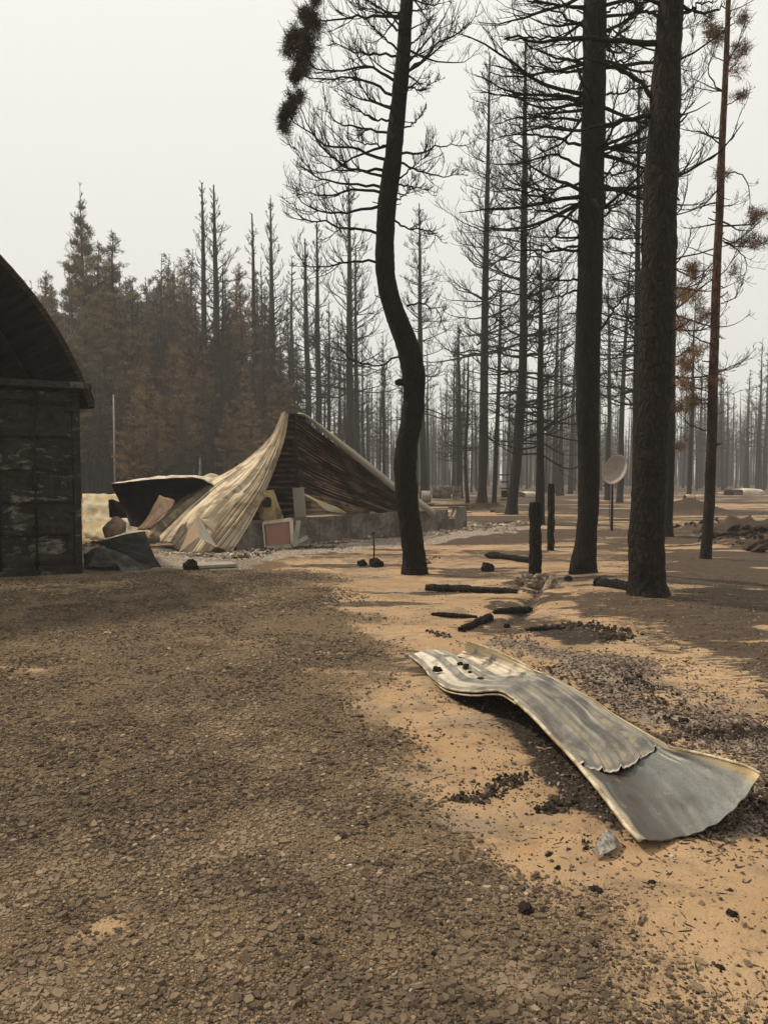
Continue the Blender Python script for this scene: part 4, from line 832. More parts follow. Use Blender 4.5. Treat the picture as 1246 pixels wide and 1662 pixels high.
def make_container(loc, label):
    e = empty('shipping_container', loc, AR); tag(e, label, 'container')
    mb = MB(); box(mb, fr(CW / 2, CD / 2 + .06, CH / 2 + .02), (CW - .06, CD - .1, CH - .1)); o = obj('body', mb.mesh('body'), M['cont'], e)
    # corrugated side skins
    for sx in (0.004, CW - 0.004):
        n = 240; yy = np.linspace(.14, CD - .14, n); off = .03 * np.clip(np.sin(yy * 2 * math.pi / .28) * 2, -1, 1) - .012
        V = np.concatenate([np.stack([np.full(n, -sx) + (off if sx < 1 else -off), yy, np.full(n, z)], 1) for z in (.16, CH - .14)])
        me = mesh_np('side_wall', V, np.stack([np.arange(n - 1), np.arange(1, n), np.arange(1, n) + n, np.arange(n - 1) + n], 1).ravel(), np.full(n - 1, 4), False); obj('side_wall', me, M['cont'], e)
    mb = MB()
    for x_ in (.055, CW - .055):
        for y_ in (.055, CD - .055): box(mb, fr(x_, y_, CH / 2), (.11, .11, CH))
    for z_ in (.075, CH - .07):
        for y_ in (.05, CD - .05): box(mb, fr(CW / 2, y_, z_), (CW - .225, .12, .145))
    for z_ in (.06, CH - .05):
        for x_ in (.045, CW - .045): box(mb, fr(x_, CD / 2, z_), (.08, CD - .225, .10))
    bevel(obj('frame', mb.mesh('frame'), M['cont'], e), .008)
    for k_, x0 in enumerate((.12, CW / 2 + .008)):
        wd = CW / 2 - .13; nz, nxx = 130, 24; zz = np.linspace(.16, CH - .15, nz); xx = np.linspace(0, wd, nxx)
        zz2, xx2 = np.meshgrid(zz, xx, indexing='ij')
        rec = np.zeros_like(zz2)
        for q in range(5):
            a = .30 + q * .50; rec = np.maximum(rec, sstep(a - .03, a + .0, zz2) * (1 - sstep(a + .30, a + .33, zz2)))
        rec *= sstep(.05, .08, xx2) * (1 - sstep(wd - .08, wd - .05, xx2))
        dent = .05 * (fbm(xx2 * 1.6 + k_ * 7, zz2 * 1.3, 5 + k_) - .5) + .012 * (fbm(xx2 * 9, zz2 * 9, 6) - .5)
        V = np.stack([-(x0 + xx2), .012 + .036 * rec + dent, zz2], -1).reshape(-1, 3)
        a = (np.arange(nz - 1)[:, None] * nxx + np.arange(nxx - 1)[None]).ravel()
        me = mesh_np('door', V, np.stack([a, a + 1, a + nxx + 1, a + nxx], 1).ravel(), np.full(len(a), 4), True)
        d = obj('door', me, M['cont'], e)
        for xr in (x0 + wd * .48, x0 + wd * (.93 if k_ == 0 else .1)):
            mr_ = MB(); V_, L_, C_ = tubes(np.array([[[-xr, -.035, .10], [-xr, -.035, CH / 2], [-xr, -.035, CH - .08]]]), np.full((1, 3), .018), 10); mr_.addnp(V_, L_, C_)
            for z_ in (.2, .75, 1.35, 2.1, CH - .2): box(mr_, (-xr, -.014, z_), (.09, .045, .05))
            obj('lock_rod', mr_.mesh('lock_rod', True), M['black'], d)
        xh = .10 if k_ == 0 else CW - .10
        for z_ in (.25, 1.0, 1.82, 2.55):
            mh = MB(); box(mh, (-xh - (.05 if k_ == 0 else -.05), -.018, z_), (.20, .03, .055)); box(mh, (-xh + (.03 if k_ == 0 else -.03), -.028, z_), (.045, .05, .10)); obj('hinge', mh.mesh('hinge'), M['cont'], d)
    return e
make_container(C0, 'burnt shipping container at the left edge, charred end doors with peeling grey patches')
ROFF = 9.56
make_container(C0 + FX * (ROFF - CW), 'second burnt shipping container carrying the far leg of the arched roof')
# arch
ACT, ACZ, ARR = 4.78, 1.13, 5.2
BA = R(40.0); ABK = np.array([-math.sin(BA), math.cos(BA), 0.0])
def arcp(th, b=0.0, rr=ARR): return C0 + FX * (ACT - rr * math.cos(th)) + FZ * (ACZ + rr * math.sin(th)) + ABK * b - FB * .18
th0 = math.asin((2.60 - ACZ) / ARR)
ths = np.linspace(th0, math.pi - th0, 420)
ea = empty('arched_roof', C0 + FX * ACT); tag(ea, 'arched corrugated steel roof over the burnt container, sooty dark inside', 'roof'); ro = C0 + FX * ACT
def arch_sheet(name, b0, b1, m, amp, rr, nb=6, dark_b=None):
    rows = []
    for b in np.linspace(b0, b1, nb): rows.append([arcp(a, b, rr + amp * math.sin(a * 150)) - ro for a in ths])
    S = np.array(rows); nv = len(ths); V1 = S.reshape(-1, 3); C_ = np.array([0, 0, ACZ]); 
    N = V1 * [1, 1, 1] - np.array([0, 0, ACZ]); N[:, 1] *= 0; N /= np.linalg.norm(N, axis=1, keepdims=True); V2 = V1 + N * .012
    a = (np.arange(nb - 1)[:, None] * nv + np.arange(nv - 1)[None]).ravel(); q = np.stack([a, a + nv, a + nv + 1, a + 1], 1); n1 = len(V1)
    F = [q, q[:, ::-1] + n1]
    for ids in (np.arange(nv), (nb - 1) * nv + np.arange(nv), np.arange(nb) * nv, np.arange(nb) * nv + nv - 1): F.append(np.stack([ids[:-1], ids[1:], ids[1:] + n1, ids[:-1] + n1], 1))
    F = np.concatenate(F); me = mesh_np(name, np.concatenate([V1, V2]), F.ravel(), np.full(len(F), 4), True)
    aa = np.tile(ths, nb) * ARR; bb = np.repeat(np.linspace(b0, b1, nb), nv); st = np.stack([aa, bb, 0 * aa], 1); attr3(me, 'st', np.concatenate([st, st])); return obj(name, me, m, ea)
arch_sheet('roof_skin', 0.18, 9.0, M['arch_in'], .014, ARR)
arch_sheet('rim_sheet', -0.02, 0.20, M['arch_rim'], .002, ARR - .03, 3)
for b in (2.4, 4.8, 7.2):
    mb = MB(); pts_ = np.array([[arcp(a, b, ARR - .07) - ro for a in ths[::12]]]); V_, L_, C_ = tubes(pts_, np.full(pts_.shape[:2], .035), 6); mb.addnp(V_, L_, C_); obj('rib', mb.mesh('rib', True), M['black'], ea)
mb = MB(); pts_ = [arcp(a, 8.9) - ro for a in ths[::8]]; bot = [np.array([p[0], p[1], 0.02]) for p in (pts_[0], pts_[-1])]
V_ = pts_ + [bot[1], bot[0]]; n = len(V_); V2_ = [p + ABK * .05 for p in V_]; mb.add(V_ + V2_, [tuple(range(n)), tuple(range(2 * n - 1, n - 1, -1))] + [(i, (i + 1) % n, n + (i + 1) % n, n + i) for i in range(n)]); obj('end_wall', mb.mesh('end_wall'), M['black'], ea)
mb = MB(); bar(mb, C0 + FZ * (CH + .10) - FB * .16 - FX * .16 - ro, C0 + FZ * (CH + .10) + FX * 2.6 - FB * .16 - ro, .10, .10); bar(mb, C0 + FZ * (CH + .03) - FB * .02 + FX * .1 - ro, C0 + FZ * (CH + .03) + ABK * 6 + FX * .1 - ro, .12, .06)
bevel(obj('base_rail', mb.mesh('base_rail'), M['cont'], ea), .008)
# soot-black drooping skirt of the roof where it passes the container top
surf('roof_skirt', [[P(126, 612, 11.5) - ro, P(141, 628, 11.45) - ro, P(151, 645, 11.4) - ro, P(153, 663, 11.4) - ro], [P(122, 618, 12.3) - ro, P(135, 636, 12.3) - ro, P(141, 650, 12.3) - ro, P(131, 665, 12.3) - ro]], 6, 14, .01, m=M['black'], parent=ea)

# ------------------------------------------------------------------ collapsed shed
M['cream'] = m_sheet('scorched_cream_steel', (0.33, 0.265, 0.175), (0.45, 0.375, 0.26), (0.22, 0.16, 0.10), (0.10, 0.075, 0.055), .45, .15, .45, 0, 6, seams=44)
M['creamgrey'] = m_sheet('scorched_grey_steel', (0.36, 0.33, 0.28), (0.55, 0.50, 0.41), (0.36, 0.26, 0.15), (0.12, 0.09, 0.07), .3, .2, .5, 0, 8)
M['sootwall'] = m_sheet('sooty_cladding', (0.020, 0.015, 0.012), (0.19, 0.135, 0.092), (0.040, 0.025, 0.016), (0.006, 0.005, 0.005), .4, .0, .6, 0, 9, lines=120)  # streak tone raised to paint light onto the unlit ribs
M['sootblack'] = m_sheet('sooty_sheet', (0.0035, 0.0033, 0.0033), (0.014, 0.012, 0.011), (0.008, 0.007, 0.006), (0.008, 0.008, 0.008), .4, .2, .55, 0, 5)
M['sootgrey'] = m_sheet('sooty_grey_sheet', (0.012, 0.011, 0.010), (0.075, 0.066, 0.057), (0.03, 0.024, 0.02), (0.008, 0.008, 0.008), .4, .2, .55, 0, 3)
M['brownsheet'] = m_sheet('browned_sheet', (0.13, 0.085, 0.055), (0.24, 0.17, 0.11), (0.07, 0.045, 0.03), (0.03, 0.022, 0.018), .5, .1, .6, 0, 4)
M['yellow'] = m_sheet('yellowed_panel', (0.36, 0.27, 0.11), (0.33, 0.30, 0.23), (0.22, 0.19, 0.15), (0.2, 0.17, 0.1), .25, .1, .5, 1, 5)
M['greenmetal'] = m_sheet('sage_flashing', (0.27, 0.265, 0.21), (0.20, 0.195, 0.155), (0.33, 0.27, 0.18), (0.12, 0.10, 0.07), .3, .3, .5, 0, 5)
M['pink'] = m_sheet('pink_panel', (0.24, 0.13, 0.105), (0.28, 0.16, 0.13), (0.25, 0.13, 0.10), (0.12, 0.08, 0.06), .3, .0, .7, 0, 3)
M['ochre'] = m_sheet('ochre_board', (0.26, 0.185, 0.085), (0.36, 0.27, 0.13), (0.12, 0.085, 0.045), (0.04, 0.03, 0.02), .6, .0, .7, 0, 4)
M['tan'] = m_sheet('tan_flashing', (0.34, 0.245, 0.165), (0.40, 0.30, 0.21), (0.24, 0.16, 0.10), (0.08, 0.055, 0.04), .3, .1, .5, 0, 3, under=(0.12, 0.085, 0.06))
sh0 = GH(478, 884); esh = empty('collapsed_shed', sh0); tag(esh, 'collapsed metal shed, twisted cream roof sheet draped beside a sooty dark gable', 'shed')
Q = lambda a, b, Y: P(a, b, Y) - sh0
def ribf(U, W, u, v):
    w_ = v + .05 * np.sin(v * 9) + .03 * np.sin(v * 23 + u * 2); f = w_ * 7
    fold = np.abs((f % 1) - .5) * 2                                       # sharp creases
    return (1.5 * fold - .7) * (.25 + .9 * u) + .10 * np.sin(v * 2 * math.pi * 31) + 1.1 * np.sin(v * 2 * math.pi * 2.6 + 1) * u
dr = [[Q(458, 671, 17.6), Q(460, 669, 17.5), Q(463, 668, 17.45), Q(466, 670, 17.4), Q(469, 671, 17.35)],
      [Q(438, 712, 17.5), Q(443, 708, 17.3), Q(449, 706, 17.1), Q(456, 706, 17.0), Q(463, 708, 16.95)],
      [Q(392, 754, 17.6), Q(414, 742, 17.1), Q(432, 736, 16.7), Q(444, 738, 16.5), Q(452, 744, 16.5)],
      [Q(335, 786, 17.4), Q(368, 776, 16.7), Q(400, 780, 16.2), Q(422, 788, 16.0), Q(434, 790, 16.0)],
      [Q(275, 826, 16.9), Q(312, 822, 16.1), Q(352, 826, 15.6), Q(388, 836, 15.4), Q(412, 838, 15.5)],
      [Q(228, 856, 16.4), Q(262, 876, 15.6), Q(302, 895, 15.0), Q(345, 893, 14.9), Q(376, 896, 14.9)]]
surf('roof_sheet', dr, 110, 240, .006, ribf, .048, .02, .28, M['cream'], esh, 3)
# inner fold with torn brown edge
surf('torn_flap', [[Q(382, 800, 15.75), Q(398, 800, 15.7)], [Q(352, 835, 15.2), Q(362, 838, 15.25)], [Q(330, 842, 14.95), Q(352, 856, 14.9)], [Q(322, 838, 14.85), Q(350, 868, 14.75)]], 20, 10, .005, None, 0, .02, .05, M['cream'], esh, 8)
ribw = lambda U, W, u, v: np.sign(np.sin(v * 2 * math.pi * 15)) * .5 + .3 * np.sin(v * 2 * math.pi * 15) + .25 * np.sin(v * 91 + u * 5)
gr = []
for k_ in range(6):
    s = k_ / 5.0
    top = np.array([478 + (660 - 478) * s, 672 + (806 - 672) * s]) if s > .1 else np.array([481, 672]); bot = np.array([480 + (645 - 480) * s, 790 + (842 - 790) * s**.8])
    Yt, Yb_ = 17.5 + 2.3 * s, 17.35 + 1.9 * s
    gr.append([Q(top[0] * (1 - v_) + bot[0] * v_, top[1] * (1 - v_) + bot[1] * v_, Yt * (1 - v_) + Yb_ * v_ + .25 * math.sin(v_ * 3.1)) for v_ in (0, .25, .5, .75, 1)])
surf('gable_cladding', gr, 60, 240, .01, ribw, .016, .05, 0, M['sootwall'], esh, 5, sharp=True)
gl = []
for k_ in range(4):
    s = k_ / 3.0; top = np.array([461 + 19 * s, 669 + 4 * s]); bot = np.array([398 + 86 * s, 846 - 2 * s])
    gl.append([Q(top[0] * (1 - v_) + bot[0] * v_, top[1] * (1 - v_) + bot[1] * v_, 17.62 - .1 * (1 - s) - .25 * s * v_ + .1 * math.sin(v_ * 3)) for v_ in (0, .33, .66, 1)])
surf('side_cladding', gl, 30, 240, .01, ribw, .015, .04, 0, M['sootwall'], esh, 6, sharp=True)
# lower slats and twisted cream trim beneath the gable
surf('lower_cladding', [[Q(486, 796, 17.6), Q(488, 818, 17.5), Q(490, 838, 17.4)], [Q(530, 806, 17.9), Q(535, 822, 17.8), Q(540, 836, 17.7)], [Q(600, 830, 18.6), Q(600, 835, 18.6), Q(600, 840, 18.6)]], 20, 60, .01, lambda U, W, u, v: np.sin(v * 30), .02, .03, 0, M['brownsheet'], esh, 9, sharp=True)
surf('twisted_trim', [[Q(489, 799, 17.1), Q(491, 803, 17.1)], [Q(508, 808, 17.15), Q(512, 814, 17.05)], [Q(528, 816, 17.2), Q(528, 828, 17.1)], [Q(546, 823, 17.35), Q(545, 832, 17.3)], [Q(562, 832, 17.5), Q(560, 834, 17.5)]], 30, 6, .004, None, 0, .01, 0, M['yellow'], esh, 11)
mb = MB(); bar(mb, Q(488, 846, 16.95), Q(484, 792, 17.05), .26, .12, (0, 1, 0)); me = mb.mesh('post'); attr3(me, 'st', np.array([v_.co[:] for v_ in me.vertices]) * [1, 1, 0]); o = obj('post', me, M['greenmetal'], esh); bevel(o, .01)
mb = MB(); bar(mb, Q(483, 795, 17.08), Q(479, 700, 17.25), .10, .06, (0, 1, 0)); obj('post', mb.mesh('post'), M['black'], esh)
# ridge flashing: bent angle profile running down the gable
fl = [(478, 671, 17.45, 1.5), (497, 676, 17.45, 3), (530, 702, 17.75, 7), (565, 731, 18.1, 9), (602, 761, 18.6, 10), (640, 792, 19.1, 10), (672, 812, 19.6, 10), (705, 836, 20.2, 10)]
rows = [[Q(a, b - h_ * .75, Y + .12), Q(a + 1, b - h_ * .1, Y - .10), Q(a - 1, b + h_ * .5, Y - .06)] for a, b, Y, h_ in fl]
surf('ridge_flashing', rows, 60, 9, .01, None, 0, .03, 0, M['greenmetal'], esh, 13, lin_v=True)
surf('ridge_cap', [[Q(462, 667, 17.5), Q(470, 672, 17.2)], [Q(480, 667, 17.6), Q(482, 673, 17.3)], [Q(499, 675, 17.7), Q(494, 684, 17.4)]], 14, 6, .008, None, 0, .04, .03, M['sootblack'], esh, 14)

# foundation wall
t = NT('cinder_block'); v = t.at('st', 'Vector'); n = t.noise(v, 9, 5, .7); n2 = t.noise(v, 1.6, 4)
c = t.mix(t.ramp(n, .35, .7), (0.115, 0.10, 0.08), (0.215, 0.195, 0.165)); c = t.mix(t.ramp(n2, .42, .62, 0, .8), c, (0.06, 0.047, 0.036))
sx_ = t.math('FRACT', t.math('MULTIPLY', t.sep(v, 0), 1 / 0.8)); jl = t.ramp(t.math('ABSOLUTE', t.math('SUBTRACT', sx_, .5)), .488, .496)
c = t.mix(jl, c, (0.06, 0.05, 0.04))
M['block'] = t.fin(c, .9, t.bump(t.math('SUBTRACT', n, jl), .01))
fa, fb2 = G(384, 893), G(757, 858)
fw = empty('foundation_wall', (fa[0], fa[1], h1(fa[0], fa[1]))); tag(fw, 'low grey concrete block foundation under the collapsed shed', 'wall')
fo = np.array(fw.location); L_ = np.linalg.norm(fb2 - fa); dv = (fb2 - fa) / L_; nn = np.array([dv[1], -dv[0], 0])
def wall_box(a, b, z0, z1, th=.2, name='block_wall', m='block', off=0.0, nseg=40):
    mb = MB(); n = max(4, int((b - a) * 10)); s = np.linspace(a, b, n); zz = np.linspace(z0, z1, 6)
    S, Z_ = np.meshgrid(s, zz, indexing='ij'); bumpy = .02 * (fbm(S * 6, Z_ * 8, 3) - .5)
    zt = Z_ + (Z_ >= z1 - 1e-6) * .05 * (fbm(S * 3, S * 0, 4) - .5)
    Pf = dv[None, None] * S[..., None] + nn[None, None] * (off + bumpy)[..., None]; Pf[..., 2] = zt
    Pb = Pf - nn[None, None] * th
    V = np.concatenate([Pf.reshape(-1, 3), Pb.reshape(-1, 3)]); q = (np.arange(n - 1)[:, None] * 6 + np.arange(5)[None]).ravel(); n1 = n * 6
    F = [np.stack([q, q + 6, q + 7, q + 1], 1), np.stack([q + 1, q + 7, q + 6, q], 1) + n1]
    for ids in (np.arange(n) * 6 + 5, np.arange(n) * 6, np.arange(6), (n - 1) * 6 + np.arange(6)): F.append(np.stack([ids[:-1], ids[1:], ids[1:] + n1, ids[:-1] + n1], 1))
    F = np.concatenate(F); me = mesh_np(name, V, F.ravel(), np.full(len(F), 4), False)
    st = np.stack([S.ravel(), Z_.ravel(), 0 * S.ravel()], 1); attr3(me, 'st', np.concatenate([st, st])); return obj(name, me, M[m], fw)
hw = 0.60
wall_box(0, L_ - .95, -.15, hw, .2)
wall_box(L_ - .945, L_ - .50, -.15, .34, .2); wall_box(L_ - .495, L_, -.15, .66, .2)
mb = MB()
for a, b in (((L_ - .93, .38), (L_ - .70, .62)), ((L_ - .72, .36), (L_ - .52, .62)), ((L_ - .70, .36), (L_ - .70, .64)), ((L_ - .95, .66), (L_ - .48, .66))):
    bar(mb, dv * a[0] + np.array([0, 0, a[1]]) + nn * .02, dv * b[0] + np.array([0, 0, b[1]]) + nn * .02, .05, .06, jit=.004)
me = mb.mesh('timber_brace'); attr3(me, 'st', np.array([v_.co[:] for v_ in me.vertices])); obj('timber_brace', me, M['tan'], fw)
fb3 = fb2 + np.array([1.6, 3.6, 0]); mb = MB()
bar(mb, fb2 - fo + [0, .2, .60], fb3 - fo + [0, 0, .5], .2, .16, jit=.01); bar(mb, fb2 - fo + [-1.2, 1.6, .62], fb2 - fo + [1.2, 1.8, .66], .18, .06, jit=.01)
bar(mb, fb2 - fo + [-.9, .7, .66], fb2 - fo + [.3, .5, .68], .22, .05, jit=.01)
me = mb.mesh('sill_timber'); attr3(me, 'st', np.array([v_.co[:] for v_ in me.vertices])); obj('sill_timber', me, M['tan'], fw)

# loose sheets round the shed, each its own thing
def loose(name, ctrl, nu, nv, m, label, cat, **k):
    b = np.array(ctrl, float).reshape(-1, 3); o0 = np.array([b[:, 0].mean(), b[:, 1].mean(), b[:, 2].min()])
    o = surf(name, np.array(ctrl, float) - o0, nu, nv, m=M[m] if isinstance(m, str) else m, **k); o.location = o0; return tag(o, label, cat)
loose('metal_sheet', [[P(134, 802, 19), P(190, 800, 19), P(240, 806, 19)], [P(134, 822, 18.2), P(190, 820, 18.2), P(240, 826, 18)], [P(134, 850, 17.5), P(190, 846, 17.5), P(240, 850, 17.5)], [P(140, 872, 16.2), P(185, 876, 16.4), P(240, 868, 16.8)]], 30, 40, 'yellow', 'pale yellow warped sheet lying between the container and the shed debris', 'metal sheet', rib=lambda U, W, u, v: np.sin(u * 22), ribamp=.03, crumple=.12, seed=21)
loose('metal_sheet', [[P(181, 786, 16.4), P(250, 778, 16.3), P(320, 777, 16.5), P(350, 792, 17.0)], [P(190, 805, 16.7), P(260, 800, 16.9), P(320, 798, 17.2), P(345, 806, 17.3)], [P(202, 830, 16.5), P(262, 835, 16.9), P(310, 835, 17.2), P(340, 830, 17.4)], [P(212, 853, 15.9), P(262, 862, 16.2), P(300, 862, 16.6), P(330, 850, 16.9)]], 30, 40, 'sootblack', 'black underside of a curled sheet leaning left of the draped cream roof sheet', 'metal sheet', crumple=.06, seed=22)
loose('metal_sheet', [[P(181, 785, 16.4), P(250, 778, 16.3), P(320, 776, 16.5), P(352, 790, 16.9)], [P(200, 783, 17.0), P(262, 773, 17.2), P(322, 772, 17.4), P(362, 782, 17.6)]], 12, 50, 'creamgrey', 'pale curved roof strip resting on top of the black leaning sheet', 'metal sheet', crumple=.05, seed=23)
loose('metal_sheet', [[P(326, 776, 18.4), P(340, 769, 18.5), P(356, 772, 18.6)], [P(324, 786, 18.1), P(342, 786, 18.1), P(362, 784, 18.2)]], 8, 12, 'tan', 'small orange brown scrap peeking over the draped cream roof sheet', 'metal scrap', crumple=.04, seed=24)
loose('metal_sheet', [[P(259, 803, 16.0), P(272, 808, 15.9), P(285, 812, 15.9)], [P(240, 838, 15.6), P(258, 835, 15.5), P(276, 825, 15.5)], [P(222, 860, 15.4), P(240, 858, 15.3), P(262, 842, 15.2)]], 14, 12, 'brownsheet', 'brown scorched plate propped between black sheet and draped cream sheet', 'metal sheet', crumple=.05, seed=25)
loose('metal_sheet', [[P(176, 811, 15.2), P(184, 811, 15.3), P(196, 815, 15.5)], [P(177, 826, 15.2), P(192, 826, 15.3), P(205, 832, 15.5)], [P(178, 840, 15.2), P(194, 841, 15.3), P(208, 840, 15.4)]], 12, 12, 'sootblack', 'small black curled scrap standing upright beside the pale yellow sheet', 'metal scrap', crumple=.05, seed=26)
loose('metal_sheet', [[P(176, 845, 14.8), P(190, 838, 14.9), P(206, 848, 15)], [P(167, 856, 14.6), P(190, 852, 14.5), P(206, 852, 14.6)], [P(170, 872, 14.3), P(188, 870, 14.2), P(205, 862, 14.4)]], 12, 12, 'brownsheet', 'folded tan and black scrap above the black crumpled sheets', 'metal scrap', crumple=.08, seed=27)
loose('metal_sheet', [[P(166, 876, 13.9), P(200, 868, 13.9), P(236, 862, 14.1)], [P(172, 890, 13.5), P(205, 886, 13.3), P(242, 880, 13.5)], [P(176, 902, 13.2), P(212, 898, 12.8), P(252, 905, 12.8)], [P(180, 905, 12.9), P(225, 915, 12.4), P(266, 925, 12.3)]], 26, 26, 'sootblack', 'upright black crumpled sheet between the container and the cream drape', 'metal sheet', crumple=.04, seed=28, sharp=True)
loose('metal_sheet', [[P(136, 900, 13.0), P(160, 887, 12.9), P(185, 893, 12.8), P(215, 905, 12.7), P(268, 922, 12.6)], [P(138, 918, 12.4), P(160, 905, 12.4), P(190, 912, 12.2), P(220, 920, 12.1), P(262, 930, 12.05)], [P(136, 915, 12.0), P(165, 921, 11.75), P(188, 915, 11.8), P(208, 936, 11.55), P(240, 929, 11.8)]], 26, 40, 'sootgrey', 'low wavy black sheet on the ground beside the container corner', 'metal sheet', crumple=.04, seed=29)
# tent-folded flashing
tf = GH(322, 893); ef = empty('folded_flashing', tf); tag(ef, 'tan sheet folded like a little tent, standing before the cream drape', 'metal scrap')
mb = MB(); a, b, c_, d_ = [P(*k_) - tf for k_ in ((320, 836, 14.45), (290, 897, 14.35), (322, 872, 14.1), (351, 888, 14.3))]; nrm = np.array([0, .03, .015])
mb.add([a, b, c_, a + nrm, b + nrm, c_ + nrm], [(0, 1, 2), (5, 4, 3), (0, 3, 4, 1), (1, 4, 5, 2)]); me = mb.mesh('left_face'); attr3(me, 'st', np.array([v_.co[:] for v_ in me.vertices]) * [1, 1, 0]); obj('left_face', me, M['tan'], ef)
mb = MB(); mb.add([a, c_, d_, a + nrm, c_ + nrm, d_ + nrm], [(0, 1, 2), (5, 4, 3), (1, 4, 5, 2), (2, 5, 3, 0)]); me = mb.mesh('right_face'); attr3(me, 'st', np.array([v_.co[:] for v_ in me.vertices]) * [1, 1, 0]); obj('right_face', me, M['creamgrey'], ef)
loose('charred_board', [[P(409, 800, 15.9), P(425, 797, 15.9), P(444, 795, 16.0)], [P(414, 820, 15.9), P(433, 818, 15.8), P(450, 812, 15.9)], [P(424, 854, 15.8), P(440, 850, 15.75), P(461, 842, 15.8)]], 14, 14, 'ochre', 'ochre torn insulation board hanging at the open mouth of the shed', 'board', thick=.03, crumple=.06, seed=31)
lp = P(434, 822, 15.7); lump('charred_knot', lp, .10, .06, .14, M['coal'], 5); tag(bpy.data.objects['charred_knot'], 'black melted lump stuck on the ochre hanging board', 'debris')
# pink framed panel
pp = GH(452, 890); ep = empty('framed_panel', pp); tag(ep, 'dull pink panel in a grey frame leaning on the foundation', 'panel')
c4 = [P(427, 849, 15.6), P(473, 843, 15.7), P(475, 886, 15.6), P(431, 889, 15.5)]; c4 = [k_ - pp for k_ in c4]
mb = MB(); ctr = sum(c4) / 4; inn = [ctr + (k_ - ctr) * .86 for k_ in c4]; nb_ = np.array([0, .03, 0]); mb.add(inn + [k_ + nb_ for k_ in inn], [(3, 2, 1, 0), (4, 5, 6, 7), (0, 1, 5, 4), (1, 2, 6, 5), (2, 3, 7, 6), (3, 0, 4, 7)])
me = mb.mesh('panel'); attr3(me, 'st', np.array([v_.co[:] for v_ in me.vertices]) * [1, 0, 0] + [0, 0, 0]); obj('panel', me, M['pink'], ep)
mb = MB()
for i in range(4): bar(mb, c4[i], c4[(i + 1) % 4], .07 if i != 3 else .03, .07, (0, 1, 0))
me = mb.mesh('frame'); attr3(me, 'st', np.array([v_.co[:] for v_ in me.vertices]) * [1, 1, 0]); obj('frame', me, M['creamgrey'], ep)
for nm, a, b, wd, lab in (('plank', P(484, 845, 15.7), P(479, 888, 15.5), .10, 'pale upright plank leaning beside the pink framed panel'), ('plank', P(474, 886, 15.4), P(498, 872, 15.7), .09, 'short greenish block lying at the foot of the pink panel')):
    o0 = (a + b) / 2; mb = MB(); bar(mb, a - o0, b - o0, wd, .05, (0, 1, 0), .006); me = mb.mesh(nm); attr3(me, 'st', np.array([v_.co[:] for v_ in me.vertices]) * [1, 1, 0]); o = obj(nm, me, M['greenmetal']); o.location = o0; tag(o, lab, 'plank')
# paving slab, clod
t = NT('slab_concrete'); n = t.noise(t.obj(), 14, 5, .7); M['slab'] = t.fin(t.mix(t.ramp(n, .35, .7), (0.20, 0.18, 0.15), (0.30, 0.27, 0.22)), .9, t.bump(n, .006))
p = GH(350, 920, .035); mb = MB(); box(mb, (0, 0, 0), (.62, .5, .06), rotz(.35), .004); o = obj('paving_slab', mb.mesh('paving_slab'), M['slab']); bevel(o, .012); o.location = p; tag(o, 'flat grey concrete slab lying among rubble in front of the drape', 'slab')
def stone(name, px, py, rx, ry, rz, m, label, cat, seed, rough=.5, rot=0.0, det=5):
    o = lump(name, GH(px, py, -.005), rx, ry, rz, M[m], seed, rough, det, rot=rot); return tag(o, label, cat)
stone('charred_clod', 310, 925, .12, .09, .12, 'coal', 'dark brown clod at the left end of the grey paving slab', 'clod', 3)
# iron stake in a foot block, two stones
p = GH(607, 920); es = empty('iron_stake', p); tag(es, 'thin iron stake standing in a black stone foot left of the bent pine', 'stake')
mb = MB(); V_, L_, C_ = tubes(np.array([[[0, 0, .05], [0, 0, .35], [-.015, 0, .56]]]), np.full((1, 3), .013), 8); mb.addnp(V_, L_, C_); box(mb, (-.015, 0, .57), (.05, .03, .03)); obj('rod', mb.mesh('rod', True), M['black'], es)
l_ = lump('foot', (0.03, 0, 0), .10, .09, .10, M['coal'], 8, .5, 5, parent=es)
stone('charred_stone', 587, 918, .075, .07, .07, 'coal', 'small black stone just left of the iron stake', 'stone', 12)

# ------------------------------------------------------------------ fore-ground crumpled sheet
t = NT('galvanised_burnt_upper'); un = t.at('un', 'Vector'); st = t.at('st', 'Vector'); u = t.sep(un, 0); vv = t.sep(un, 1); und = t.sep(st, 2)
sn = t.noise(t.scale(st, (1.5, 16, 1)), 1.0, 5, .65, .4); cl = t.noise(st, 5, 5, .65); fi = t.noise(st, 60, 4, .7)
c = t.mix(t.ramp(cl, .35, .65), (0.095, 0.090, 0.080), (0.205, 0.192, 0.168))
rw = t.math('ABSOLUTE', t.math('SINE', t.math('MULTIPLY', vv, 15.7)))
och = t.math('MULTIPLY', t.math('MULTIPLY', t.ramp(u, .38, .55), t.ramp(t.math('ADD', rw, t.math('MULTIPLY', t.math('SUBTRACT', cl, .5), .9)), .86, 1.06)), t.ramp(t.noise(st, 14, 6, .75), .38, .56, .1, .9))
c = t.mix(och, c, (0.29, 0.235, 0.145))
hole = t.vor(t.scale(st, (1, 1, 1)), 3.2, 'F1'); c = t.mix(t.ramp(hole, .030, .022), c, (0.01, 0.01, 0.01))
c = t.mix(t.ramp(sn, .55, .68, 0, .55), c, (0.06, 0.055, 0.05))
wh = t.math('MULTIPLY', t.math('MULTIPLY', t.ramp(u, .55, .12), t.math('MAXIMUM', t.ramp(rw, .35, .75, .1, 1), t.ramp(vv, .6, .8))), t.ramp(cl, .32, .52))
c = t.mix(wh, c, (0.56, 0.50, 0.40))
c = t.mix(t.math('MULTIPLY', t.ramp(vv, .86, .97), .8), c, (0.40, 0.335, 0.20))
